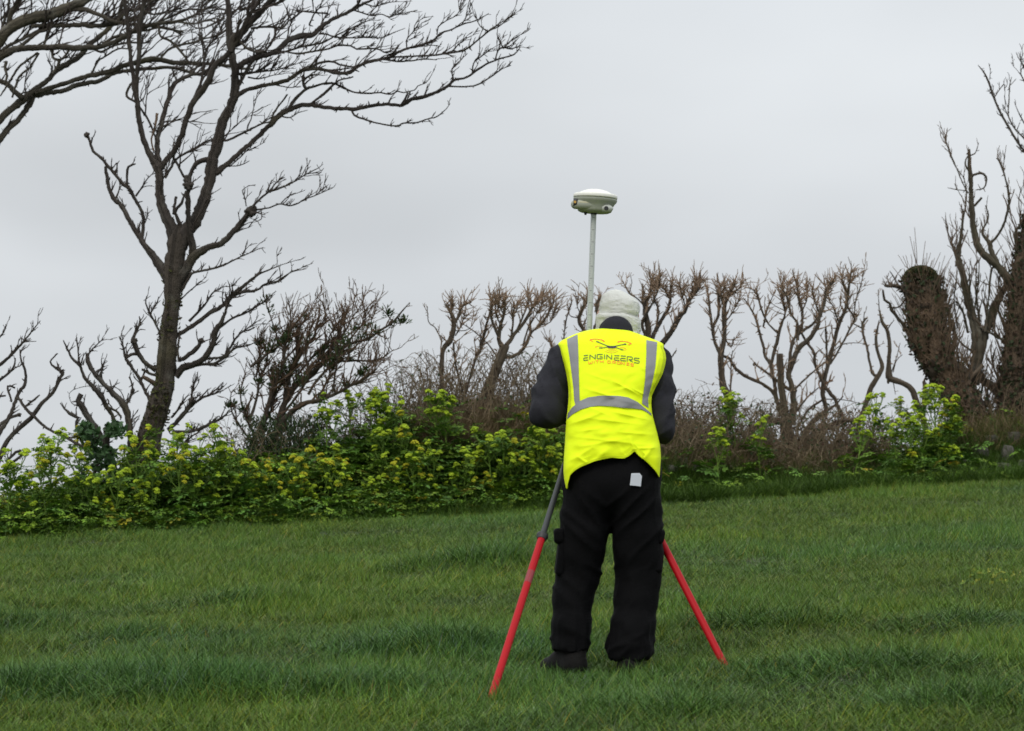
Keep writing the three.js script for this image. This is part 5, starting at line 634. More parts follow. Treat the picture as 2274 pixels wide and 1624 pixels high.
// trousers
{
  const rows = (l) => l.map(([x, y, r, z]) => [L7(x, y, z), r * M7]);
  const left = rows([[815, 150, 150, 0.02], [806, 300, 152, 0.03], [785, 440, 148, 0.02], [766, 570, 142, 0.005], [738, 740, 131, -0.01], [706, 880, 124, 0.0], [702, 1050, 117, 0.02], [700, 1175, 108, 0.03], [698, 1215, 104, 0.03]]);
  const right = rows([[1090, 150, 158, 0.02], [1108, 300, 156, 0.03], [1120, 440, 150, 0.02], [1123, 570, 147, 0.005], [1124, 740, 131, -0.01], [1106, 880, 130, 0.0], [1092, 1050, 131, 0.02], [1074, 1180, 136, 0.03], [1070, 1235, 128, 0.03]]);
  const chain = (l) => l.slice(1).map((b, i) => cap(l[i][0], b[0], l[i][1], b[1]));
  const legs = [join(chain(left), 0.03), join(chain(right), 0.03)], hip = cap(L7(870, 60, 0.01), L7(1045, 60, 0.01), 0.155, 0.155, 1.1), seat = cap(L7(850, 170, 0.05), L7(1060, 170, 0.05), 0.118, 0.118), top = cap(L7(890, -60, 0), L7(1030, -60, 0), 0.145, 0.145, 1.15);
  const yl = L7(0, 1215, 0).y, yr = L7(0, 1250, 0).y, xm = L7(920, 0, 0).x;
  const f = (x, y, z) => { const d = smin(smin(smin(smin(legs[0](x, y, z), legs[1](x, y, z), 0.018), seat(x, y, z), 0.05), hip(x, y, z), 0.05), top(x, y, z), 0.05); const cut = (x < xm ? yl + 0.012 * Math.sin(z * 30) : yr + 0.012 * Math.sin(z * 26 + 2)) - y; return Math.max(d, cut); };
  const g = surface(f, V(-0.34, yl - 0.06, -0.26), V(0.34, 1.12, 0.28), 0.0105);
  displace(g, (x, y, z, nx, ny) => { if (Math.abs(ny) > 0.85) return 0; const knee = Math.exp(-(((y - 0.47) / 0.17) ** 2)), ank = Math.exp(-(((y - 0.13) / 0.14) ** 2)), sk = Math.exp(-(((y - 0.7) / 0.13) ** 2)), s = x < 0 ? 1 : -1, rid = (v) => { const q = 1 - Math.abs(v); return q * q * q - 0.35; }; return 0.005 * noise3(x * 8 + 9, y * 7, z * 8) + 0.011 * rid(noise3(x * 6 + 3, (y + s * x * 0.9) * 13, z * 5)) * (0.25 + 0.7 * knee + 0.8 * sk) + 0.012 * rid(noise3(x * 7, y * 21 + x * s * 9, z * 7 + 5)) * (ank + 0.2 * knee) + 0.006 * rid(noise3(x * 26, y * 5, z * 30)) * (0.5 + ank); });
  planarUV(g); trouserMat.specularIntensity = 0.22; const tr = mesh('trousers', g, trouserMat, person);
  // cargo pockets and flaps at the thighs
  for (const [x0, y0, x1, y1, rot, s] of [[612, 455, 690, 735, 0.12, -1], [1268, 460, 1190, 715, -0.02, 1]]) {
    const c = L7((x0 + x1) / 2 + s * 8, (y0 + y1) / 2, -0.005), h = (y1 - y0) * M7; const pk = new RoundedBoxGeometry(0.048, h, 0.15, 5, 0.022); displace(pk, (x, y, z) => 0.004 * noise3(x * 30, y * 18, z * 20)); planarUV(pk);
    const m = mesh('cargo_pocket', pk, trouserMat, tr); m.position.copy(c); m.rotation.set(0, 0, -rot);
    const fl = new RoundedBoxGeometry(0.052, 0.07, 0.16, 5, 0.02); displace(fl, (x, y, z) => 0.005 * noise3(x * 30 + 4, y * 22, z * 24)); planarUV(fl); const m2 = mesh('pocket_flap', fl, trouserMat, tr); m2.position.copy(c).add(V(s * 0.008 - rot * 0.03, h * 0.42, 0)); m2.rotation.set(0, 0, -rot + s * -0.16);
  }
  // white tag on the back pocket
  const tg = [[1128, 1377], [1180, 1375], [1195, 1392], [1190, 1457], [1122, 1450]].map(([x, y]) => L6(x, y, 0)), tshape = new THREE.Shape(tg.map((q) => new THREE.Vector2(q.x, q.y))), te = new THREE.ExtrudeGeometry(tshape, { depth: 0.004, bevelEnabled: true, bevelSize: 0.002, bevelThickness: 0.001, bevelSegments: 2 });
  const ray = (x, y) => { for (let z = 0.3; z > -0.1; z -= 0.002) if (f(x, y, z) < 0) return z; return 0; }; const cx = (tg[0].x + tg[2].x) / 2, cy = (tg[0].y + tg[3].y) / 2, zc = ray(cx, cy), zu = ray(cx, cy + 0.025), zl = ray(cx, cy - 0.025), zr = ray(cx + 0.018, cy), zf = ray(cx - 0.018, cy);
  const tm = mesh('pocket_tag', te.translate(-cx, -cy, 0), new THREE.MeshStandardMaterial({ color: new THREE.Color().setRGB(0.66, 0.69, 0.76), roughness: 0.7 }), tr); tm.position.set(cx, cy, Math.max(zc, (zu + zl) / 2) + 0.014); tm.rotation.set(-Math.atan2(zu - zl, 0.05), Math.atan2(zf - zr, 0.036), 0, 'YXZ'); tm.userData.label = 'small white tag on the back pocket';
}
// boots
for (const [heel, toe, k] of [[L7(720, 1255, 0.06), L7(560, 1290, -0.12), 1], [L7(1075, 1285, 0.07), L7(1110, 1270, -0.17), 1]]) {
  heel.y = Math.max(heel.y, 0.05); heel.y = 0.05; toe.y = 0.042; const ank = heel.clone().add(V(0, 0.1, -0.03)); const mid = heel.clone().lerp(toe, 0.5).add(V(0, 0.012, 0));
  const f0 = join([cap(heel, mid, 0.052, 0.05), cap(mid, toe, 0.052, 0.042), cap(ank, mid, 0.052, 0.046), cap(ank, heel, 0.05, 0.05)], 0.03);
  const lo = V(Math.min(heel.x, toe.x) - 0.1, -0.02, Math.min(heel.z, toe.z) - 0.1), hi = V(Math.max(heel.x, toe.x) + 0.1, 0.24, Math.max(heel.z, toe.z) + 0.1);
  const b = mesh('boot', planarUV(surface((x, y, z) => Math.max(f0(x, y, z), 0.0 - y), lo, hi, 0.009)), bootMat, person);
}
// jacket: sleeves, shoulders and stand-up collar
const elL = L6(580, 955, -0.1), elR = L6(1335, 1060, -0.1), haL = L6(850, 900, -0.47), haR = L6(960, 935, -0.47);
{
  const arm = (l) => l.slice(1).map((b, i) => cap(l[i][0], b[0], l[i][1], b[1]));
  const arms = [...arm([[L6(742, 560, -0.23), 0.045], [L6(694, 592, -0.22), 0.06], [L6(664, 650, -0.205), 0.061], [L6(632, 720, -0.18), 0.065], [L6(590, 850, -0.14), 0.07], [elL, 0.07], [elL.clone().lerp(haL, 0.86), 0.042]]), ...arm([[L6(1280, 565, -0.23), 0.045], [L6(1302, 600, -0.22), 0.055], [L6(1318, 665, -0.2), 0.055], [L6(1330, 790, -0.16), 0.059], [L6(1336, 950, -0.12), 0.059], [elR, 0.058], [elR.clone().lerp(haR, 0.86), 0.042]])];
  const torso = [cap(L6(880, 600, -0.22), L6(1140, 600, -0.22), 0.075, 0.075), cap(L6(920, 950, -0.06), L6(1070, 950, -0.06), 0.085, 0.085), cap(L6(1005, 620, -0.21), L6(1000, 950, -0.06), 0.09, 0.09)];
  const collar = [cap(L6(1036, 560, -0.25), L6(1036, 434, -0.315), 0.066, 0.079)];
  const f = join([join(arms, 0.03), join(torso, 0.05), join(collar, 0.03)], 0.02);
  const g = surface(f, V(-0.46, 0.86, -0.62), V(0.4, 1.72, 0.12), 0.0095);
  displace(g, (x, y, z) => { const s = x < 0 ? 1 : -1, arm2 = smooth(0.15, 0.2, Math.abs(x - 0.02)), rid = (v) => { const q = 1 - Math.abs(v); return q * q * q - 0.3; }, lowY = smooth(1.36, 1.05, y); return arm2 * (0.012 * rid(noise3(x * 17 + s * y * 7, y * 3 + 7, z * 12)) + 0.012 * lowY * rid(noise3(x * 9 + 2, y * 17 + s * x * 14, z * 9)) + 0.003 * noise3(x * 36, y * 14, z * 36 + 3)) + 0.0022 * noise3(x * 34, y * 34, z * 34); });
  mesh('jacket', planarUV(g), jacketMat, person);
}
// body: head with face, neck and hands, one skin
{
  const hc = L6(1050, 330, -0.43), neck = L6(1036, 500, -0.3), fd = V(-0.05, -0.42, -0.9).normalize(), up = V(0.02, 0.9, -0.42).normalize(), sd = V().crossVectors(fd, up).normalize(), hp = (a, b, c) => hc.clone().addScaledVector(sd, a).addScaledVector(up, b).addScaledVector(fd, c), parts = [];
  parts.push(cap(hp(0, 0.03, -0.015), hp(0, 0.0, 0.02), 0.083, 0.08), cap(hp(0, -0.02, 0.03), hp(0, -0.085, 0.06), 0.066, 0.04), cap(neck, hp(0, -0.05, -0.01), 0.062, 0.058));
  const fine = [cap(hp(0, 0.012, 0.095), hp(0, -0.03, 0.118), 0.009, 0.014), cap(hp(-0.03, -0.06, 0.085), hp(0.03, -0.06, 0.085), 0.009, 0.009), cap(hp(-0.022, -0.056, 0.092), hp(0.022, -0.056, 0.092), 0.006, 0.006), cap(hp(-0.032, 0.012, 0.088), hp(-0.03, 0.012, 0.09), 0.012, 0.012), cap(hp(0.032, 0.012, 0.088), hp(0.03, 0.012, 0.09), 0.012, 0.012), cap(hp(-0.082, 0.02, 0.0), hp(-0.084, -0.03, 0.005), 0.014, 0.01), cap(hp(0.082, 0.02, 0.0), hp(0.084, -0.03, 0.005), 0.014, 0.01)];
  const head = (x, y, z) => { let d = 1e3; for (const s of parts) d = smin(d, s(x, y, z), 0.03); for (const s of fine) d = smin(d, s(x, y, z), 0.012); return d; };
  const gs = [surface(head, hc.clone().add(V(-0.16, -0.24, -0.2)), hc.clone().add(V(0.16, 0.16, 0.2)), 0.006)];
  for (const [el, ha, s] of [[elL, haL, 1], [elR, haR, -1]]) {
    const d = ha.clone().sub(el).normalize(), wr = ha.clone().addScaledVector(d, -0.085), w = V(0, 1, 0).addScaledVector(d, -d.y).normalize(), inw = V().crossVectors(w, d).normalize().multiplyScalar(s), hnd = [cap(wr.clone().addScaledVector(d, -0.05), wr, 0.026, 0.027), cap(wr.clone().addScaledVector(w, 0.012), ha.clone().addScaledVector(w, 0.026), 0.02, 0.015), cap(wr.clone().addScaledVector(w, -0.012), ha.clone().addScaledVector(w, -0.026), 0.02, 0.014)];
    for (let k = 0; k < 4; k++) { const o = ha.clone().addScaledVector(w, 0.029 - k * 0.0195), l = [0.038, 0.044, 0.041, 0.032][k], a = o.clone().addScaledVector(d, l).addScaledVector(inw, 0.006), b = a.clone().addScaledVector(d, l * 0.3).addScaledVector(inw, l * 0.62), c = b.clone().addScaledVector(d, -l * 0.42).addScaledVector(inw, l * 0.3); hnd.push(cap(o, a, 0.0098, 0.009), cap(a, b, 0.009, 0.0082), cap(b, c, 0.0082, 0.0072)); }
    const t0 = wr.clone().addScaledVector(w, 0.026).addScaledVector(d, 0.02), t1 = t0.clone().addScaledVector(w, 0.022).addScaledVector(d, 0.034).addScaledVector(inw, 0.018), t2 = t1.clone().addScaledVector(d, 0.026).addScaledVector(inw, 0.018); hnd.push(cap(t0, t1, 0.014, 0.011), cap(t1, t2, 0.011, 0.009));
    gs.push(surface((x, y, z) => { let q = 1e3; for (const f of hnd) q = smin(q, f(x, y, z), 0.006); return q; }, wr.clone().add(V(-0.17, -0.13, -0.2)), wr.clone().add(V(0.2, 0.13, 0.13)), 0.0045));
  }
  mesh('body', mergeGeometries(gs), skinMat, person);
}
// lofted cloth: rows [y, left, right, depth centre, half depth] in frame 6 pixels
function profile(rows) { const T = [1, 2, 3, 4].map((k) => table(rows.map((r) => [r[0], r[k]]))); return (y) => T.map((f) => f(y)); }
const vestP = profile([[397, 985, 1040, -0.285, 0.015], [402, 900, 1085, -0.28, 0.04], [412, 840, 1120, -0.275, 0.062], [428, 785, 1170, -0.268, 0.085], [445, 742, 1215, -0.26, 0.1], [462, 708, 1262, -0.25, 0.112], [480, 672, 1310, -0.24, 0.12], [500, 648, 1352, -0.23, 0.126], [560, 662, 1368, -0.2, 0.136], [600, 674, 1372, -0.18, 0.138], [640, 688, 1366, -0.16, 0.139], [700, 704, 1350, -0.13, 0.14], [760, 714, 1320, -0.105, 0.14], [800, 718, 1298, -0.09, 0.138], [850, 720, 1276, -0.07, 0.134], [900, 717, 1272, -0.05, 0.13], [960, 711, 1277, -0.03, 0.132], [1020, 704, 1291, -0.015, 0.14], [1100, 699, 1312, 0, 0.15], [1180, 694, 1331, 0.01, 0.158], [1260, 688, 1337, 0.014, 0.166], [1350, 685, 1331, 0.015, 0.172], [1410, 690, 1326, 0.015, 0.174], [1480, 704, 1322, 0.015, 0.174]]);
const hemBack = table([[680, 1440], [708, 1474], [726, 1385], [760, 1350], [800, 1325], [860, 1300], [900, 1285], [960, 1270], [1000, 1262], [1060, 1268], [1092, 1268], [1130, 1240], [1158, 1216], [1190, 1252], [1220, 1276], [1250, 1300], [1300, 1350], [1325, 1392], [1340, 1380]]);
const ridges = [[830, 800, 1180, 905, 7, 16], [990, 735, 1245, 868, 8, 15], [1090, 775, 1240, 862, -6, 10], [1140, 800, 1235, 850, 8, 10], [700, 1050, 960, 955, 7, 18], [1290, 1015, 1010, 955, 7, 16], [740, 1120, 1260, 1180, 6, 22], [790, 1190, 1120, 1130, 6, 18], [700, 1300, 880, 1195, 9, 22], [1150, 1205, 1335, 1192, 9, 14], [1158, 1216, 1130, 1130, 9, 14], [1215, 1280, 1290, 1180, 8, 20], [900, 1275, 1000, 1190, 7, 22], [720, 640, 740, 860, 5, 14], [1330, 560, 1290, 760, 6, 14], [850, 700, 1020, 760, 4, 18], [1180, 640, 1260, 700, 4, 16], [860, 1000, 1200, 1040, 5, 16], [800, 900, 1000, 985, 4, 14], [950, 830, 1130, 790, 4, 14], [780, 1090, 960, 1060, 5, 14], [1050, 1090, 1280, 1110, 5, 16], [880, 920, 1230, 950, -5, 12], [770, 1250, 860, 1310, 6, 16], [1060, 1190, 1090, 1260, 6, 14]];
function folds(x, y) { let s = 0; for (const [x0, y0, x1, y1, a, w] of ridges) { const dx = x1 - x0, dy = y1 - y0, t = clamp(((x - x0) * dx + (y - y0) * dy) / (dx * dx + dy * dy)), q = Math.hypot(x - x0 - dx * t, y - y0 - dy * t) / w, e = Math.sin(Math.PI * clamp(t, 0.04, 0.96)); s += a * 0.00135 * Math.exp(-Math.pow(q * 1.25, 1.35)) * (0.3 + 0.7 * e); } const lo = smooth(520, 760, y); return s + lo * (0.006 * noise3(x / 110 + y / 150, y / 62 - x / 200, 3) + 0.0028 * noise3(x / 60, y / 34 + x / 90, 9)) + 0.002 * noise3(x / 70, y / 70, 20); }
const supAt = (y) => lerp(2.4, 5, smooth(1120, 1400, y));
function vestBack(x, y) { const SUP = supAt(y), [l, r, zc, hd] = vestP(y), n = clamp(Math.abs((x - (l + r) / 2) / ((r - l) / 2)), 0, 1); return zc + hd * Math.pow(1 - Math.pow(n, SUP), 1 / SUP) + folds(x, y) * Math.pow(1 - Math.pow(n, 6), 0.5); }
let vest;
{
  const NT = 240, ys = []; for (const y of [397, 400, 404, 409, 416, 424, 433, 443, 454, 466, 480, 495]) ys.push(y); for (let y = 504; y <= 1476; y += 5.4) ys.push(y);
  const p = [], idx = [], rowsN = ys.length;
  const vert = (y0, k) => { const th = k / NT * 2 * Math.PI, c = Math.cos(th), s = Math.sin(th), SUP = supAt(y0), sg = (v) => Math.sign(v) * Math.pow(Math.abs(v), 2 / SUP); let y = y0; let [l, r] = vestP(y); let x = (l + r) / 2 + (r - l) / 2 * sg(c); const hem = s > -0.02 ? hemBack(x) : 1405; y = Math.min(y, hem); const [l2, r2, zc, hd] = vestP(y); x = (l2 + r2) / 2 + (r2 - l2) / 2 * sg(c); const z = zc + hd * sg(s) + (s > 0 ? folds(x, y) * Math.pow(1 - Math.pow(Math.abs(sg(c)), 6), 0.5) : -0.5 * folds(1900 - x, y)); return L6(x, y, z); };
  const last = (k) => vert(1476, k);
  for (const y of ys) for (let k = 0; k < NT; k++) { const q = vert(y, k); p.push(q.x, q.y, q.z); }
  for (let k = 0; k < NT; k++) { const q = last(k), c = L6(1005, 1300, 0.015); const dir = V(c.x - q.x, 0, c.z - q.z).normalize(); p.push(q.x + dir.x * 0.006, q.y + 0.002, q.z + dir.z * 0.006); }     // turned-in hem
  for (let k = 0; k < NT; k++) { const q = last(k), c = L6(1005, 1300, 0.015); const dir = V(c.x - q.x, 0, c.z - q.z).normalize(); p.push(q.x + dir.x * 0.007, q.y + 0.03, q.z + dir.z * 0.007); }
  const bad = (a, b, c) => { const d = (i, j) => Math.hypot(p[i * 3] - p[j * 3], p[i * 3 + 1] - p[j * 3 + 1], p[i * 3 + 2] - p[j * 3 + 2]); return d(a, b) < 1e-6 || d(b, c) < 1e-6 || d(a, c) < 1e-6; };
  for (let j = 0; j < rowsN + 1; j++) for (let k = 0; k < NT; k++) { const a = j * NT + k, b = j * NT + (k + 1) % NT, c = a + NT, d = b + NT; if (!bad(a, b, c)) idx.push(a, b, c); if (!bad(b, d, c)) idx.push(b, d, c); }
  const tc = p.length / 3, q = L6(1012, 396.5, -0.285); p.push(q.x, q.y, q.z); for (let k = 0; k < NT; k++) idx.push(tc, (k + 1) % NT, k);
  let g = new THREE.BufferGeometry(); g.setAttribute('position', new THREE.Float32BufferAttribute(p, 3)); g.setIndex(idx); g.computeVertexNormals(); planarUV(g);
  vest = mesh('safety_vest', g, vestMat, person); vest.userData.label = 'fluorescent yellow vest with grey bands and a printed drone emblem';
  // sheets sewn or printed on the back, following its folds
  const sheet = (name, A, B, mat, lift) => { const p2 = [], i2 = [], uv = [], n = 40, m = 8, cut = (l, t) => { const L = l.length - 1, k = Math.min(L - 1, Math.floor(t * L)), u = t * L - k; return [lerp(l[k][0], l[k + 1][0], u), lerp(l[k][1], l[k + 1][1], u)]; }; for (let i = 0; i <= n; i++) { const a = cut(A, i / n), b = cut(B, i / n); for (let j = 0; j <= m; j++) { const x = lerp(a[0], b[0], j / m), y = lerp(a[1], b[1], j / m), q2 = L6(x, y, vestBack(x, y) + lift); p2.push(q2.x, q2.y, q2.z); uv.push(q2.x * 3, q2.y * 3); } } for (let i = 0; i < n; i++) for (let j = 0; j < m; j++) { const a = i * (m + 1) + j, b = a + m + 1; i2.push(a, b, a + 1, a + 1, b, b + 1); } const g2 = new THREE.BufferGeometry(); g2.setAttribute('position', new THREE.Float32BufferAttribute(p2, 3)); g2.setAttribute('uv', new THREE.Float32BufferAttribute(uv, 2)); g2.setIndex(i2); g2.computeVertexNormals(); return mesh(name, g2, mat, vest); };
  const dn = new THREE.MeshStandardMaterial().copy(stripMat); dn.side = THREE.DoubleSide;
  sheet('reflective_band', [[709, 470], [714, 520], [727, 600], [740, 700], [752, 800], [757, 880], [768, 918]], [[780, 438], [783, 520], [785, 600], [787, 700], [790, 800], [792, 860], [796, 900]], dn, 0.0042);
  sheet('reflective_band', [[1240, 476], [1240, 560], [1236, 650], [1232, 740], [1222, 820], [1213, 872], [1212, 900]], [[1312, 490], [1306, 570], [1300, 650], [1285, 730], [1268, 800], [1251, 868], [1254, 930]], dn, 0.0042);
  sheet('reflective_band', [[714, 968], [740, 930], [790, 886], [850, 860], [920, 849], [1000, 848], [1060, 850], [1120, 860], [1180, 890], [1230, 930], [1272, 966]], [[709, 1008], [740, 975], [800, 940], [860, 922], [920, 915], [1000, 918], [1080, 928], [1150, 932], [1210, 940], [1250, 962], [1275, 984]], dn, 0.0046);
  const bind = new THREE.MeshPhysicalMaterial().copy(vestMat); bind.color.setRGB(0.56, 0.68, 0.008); bind.side = THREE.DoubleSide; const hemX = []; for (let x = 716; x <= 1318; x += 12) hemX.push(x);
  sheet('hem_binding', hemX.map((x) => [x, hemBack(x) - 15]), hemX.map((x) => [x, hemBack(x) - 1]), bind, 0.0026);
  sheet('edge_binding', [[652, 508], [668, 560], [694, 640], [711, 700], [721, 760], [727, 850], [724, 910], [719, 950]], [[664, 508], [679, 560], [704, 640], [721, 700], [731, 760], [736, 850], [733, 910], [728, 944]], bind, 0.0026);
  sheet('edge_binding', [[1346, 515], [1361, 560], [1365, 600], [1358, 640], [1342, 700], [1312, 760], [1290, 800], [1268, 850], [1264, 905]], [[1334, 515], [1350, 560], [1354, 600], [1347, 640], [1331, 700], [1302, 760], [1280, 800], [1259, 850], [1255, 900]], bind, 0.0026);
  // print: strokes in the frame of the emblem close-up
  const E = (x, y) => [(1250.7 + x * 0.09 - 1023.3) / 0.3326, (710.6 + y * 0.09 - 596.9) / 0.3326];
  const ink = (name, strokes, rgb, parent) => { const gs = []; for (const [pts, w] of strokes) { const q = pts.map(([x, y]) => E(x, y)), fine = []; for (let i = 0; i < q.length - 1; i++) { const L = Math.hypot(q[i + 1][0] - q[i][0], q[i + 1][1] - q[i][1]), m = Math.max(1, Math.round(L / 6)); for (let j = 0; j < m; j++) fine.push([lerp(q[i][0], q[i + 1][0], j / m), lerp(q[i][1], q[i + 1][1], j / m)]); } fine.push(q[q.length - 1]); const hw = w * 0.09 / 0.3326 / 2, pp = [], ii = []; fine.forEach((a, i) => { const b = fine[Math.min(i + 1, fine.length - 1)], c = fine[Math.max(i - 1, 0)]; let dx = b[0] - c[0], dy = b[1] - c[1]; const L = Math.hypot(dx, dy) || 1; dx /= L; dy /= L; const ex = i === 0 ? -hw * 0.6 : i === fine.length - 1 ? hw * 0.6 : 0; for (const s of [-1, 1]) { const x = a[0] - dy * hw * s + dx * ex, y = a[1] + dx * hw * s + dy * ex, v = L6(x, y, vestBack(x, y) + 0.0034); pp.push(v.x, v.y, v.z); } if (i) { const k = i * 2; ii.push(k - 2, k, k - 1, k - 1, k, k + 1); } }); const g2 = new THREE.BufferGeometry(); g2.setAttribute('position', new THREE.Float32BufferAttribute(pp, 3)); g2.setIndex(ii); g2.computeVertexNormals(); gs.push(g2); } const mat = new THREE.MeshStandardMaterial({ roughness: 0.7, side: THREE.DoubleSide }); mat.color.setRGB(...rgb); return mesh(name, mergeGeometries(gs), mat, parent); };
  // letters on a unit box, y down
  const A = { E: [[[1, 0], [0.05, 0]], [[0.95, 0.5], [0.1, 0.5], [0, 0.62], [0, 0.9], [0.1, 1], [1, 1]]], N: [[[0, 1], [0, 0], [1, 1], [1, 0]]], G: [[[1, 0], [0.12, 0], [0, 0.12], [0, 0.88], [0.12, 1], [0.95, 1], [0.95, 0.55], [0.5, 0.55]]], I: [[[0.5, 0], [0.5, 1]]], R: [[[0, 1], [0, 0], [0.85, 0], [1, 0.14], [1, 0.45], [0.88, 0.58], [0.3, 0.58], [1, 1]]], S: [[[1, 0], [0.12, 0], [0, 0.14], [0.1, 0.45], [0.88, 0.52], [1, 0.64], [0.95, 0.92], [0.85, 1], [0, 1]]], W: [[[0, 0], [0.04, 0.9], [0.12, 1], [0.42, 1], [0.5, 0.85], [0.5, 0.25], [0.5, 0.85], [0.58, 1], [0.88, 1], [0.96, 0.9], [1, 0]]], T: [[[0, 0], [1, 0]], [[0.5, 0], [0.5, 1]]], H: [[[0, 0], [0, 1]], [[0, 0.5], [1, 0.5]], [[1, 0], [1, 1]]], D: [[[0, 0], [0.8, 0], [1, 0.2], [1, 0.8], [0.8, 1], [0, 1], [0, 0]]], O: [[[0.12, 0], [0.88, 0], [1, 0.14], [1, 0.86], [0.88, 1], [0.12, 1], [0, 0.86], [0, 0.14], [0.12, 0]]] };
  const word = (list, w) => list.flatMap(([ch, x0, y0, x1, y1, sl]) => A[ch].map((st) => [st.map(([a, b]) => [lerp(x0, x1, a), lerp(y0, y1, b) + sl * (a - 0.5) * (x1 - x0)]), w]));
  ink('lettering', word([['E', 505, 875, 610, 993, -0.1], ['N', 657, 858, 793, 966, -0.06], ['G', 838, 850, 968, 956, 0], ['I', 1000, 855, 1040, 962, 0], ['N', 1075, 862, 1198, 970, 0.04], ['E', 1262, 880, 1380, 993, 0.05], ['E', 1418, 890, 1540, 1005, 0.06], ['R', 1580, 908, 1708, 1026, 0.1], ['S', 1752, 942, 1878, 1060, 0.12]], 20), [0.085, 0.115, 0.03], vest).userData.label = 'dark green ENGINEERS print';
  ink('lettering', word([['W', 622, 1016, 716, 1080, -0.06], ['I', 750, 1008, 780, 1068, 0], ['T', 800, 1003, 880, 1064, -0.03], ['H', 912, 1000, 990, 1058, 0], ['D', 1096, 1008, 1166, 1066, 0.04], ['R', 1216, 1016, 1290, 1076, 0.05], ['O', 1335, 1026, 1408, 1088, 0.06], ['N', 1432, 1042, 1510, 1104, 0.09], ['E', 1566, 1058, 1630, 1118, 0.12], ['S', 1662, 1076, 1738, 1140, 0.12]], 16), [0.9, 0.3, 0.012], vest).userData.label = 'orange WITH DRONES print';
  const ring = (cx, cy, rx, ry, a0, a1, rot) => { const o = []; for (let i = 0; i <= 22; i++) { const a = lerp(a0, a1, i / 22), x = Math.cos(a) * rx, y = Math.sin(a) * ry; o.push([cx + x * Math.cos(rot) - y * Math.sin(rot), cy + x * Math.sin(rot) + y * Math.cos(rot)]); } return o; };
  ink('drone_emblem', [[[[850, 540], [970, 590], [1090, 640], [1190, 652], [1295, 645], [1410, 618], [1530, 597]], 17], [[[920, 690], [1000, 686], [1090, 668]], 15], [[[1295, 675], [1370, 705], [1450, 735]], 15], [[[1085, 655], [1190, 664], [1300, 660]], 34], [[[1110, 678], [1195, 688], [1285, 682]], 26], [[[826, 532], [872, 546]], 26], [[[1508, 592], [1552, 602]], 26], [[[895, 690], [950, 690]], 22], [[[1430, 732], [1478, 738]], 22]], [0.035, 0.035, 0.04], vest);
  const spikes = (cx, cy, rx, ry, rot) => { const o = []; for (let i = 0; i < 11; i++) { const a = Math.PI + i / 10 * Math.PI, x = Math.cos(a), y = Math.sin(a), f = (s) => [cx + x * rx * s * Math.cos(rot) - y * ry * s * Math.sin(rot), cy + x * rx * s * Math.sin(rot) + y * ry * s * Math.cos(rot)]; o.push([[f(1), f(1.2)], 11]); } return o; };
  ink('rotor_rings', [[ring(838, 512, 158, 40, Math.PI * 0.72, Math.PI * 2.1, 0.08), 17], ...spikes(838, 512, 158, 40, 0.08), [ring(1515, 568, 150, 40, Math.PI * 0.9, Math.PI * 2.3, 0.14), 17], ...spikes(1515, 568, 150, 40, 0.14), [ring(890, 668, 98, 26, Math.PI * 0.75, Math.PI * 1.8, 0), 9], [ring(1470, 712, 90, 30, Math.PI * 1.2, Math.PI * 2.4, 0.1), 9]], [0.9, 0.16, 0.02], vest);
  ink('signal_arcs', [[ring(1195, 690, 90, 40, 0.25, Math.PI - 0.25, 0.02), 10], [ring(1190, 700, 135, 64, 0.3, Math.PI - 0.3, 0.02), 10], [ring(1188, 715, 180, 92, 0.35, Math.PI - 0.35, 0.02), 11]], [0.8, 0.42, 0.02], vest);
}
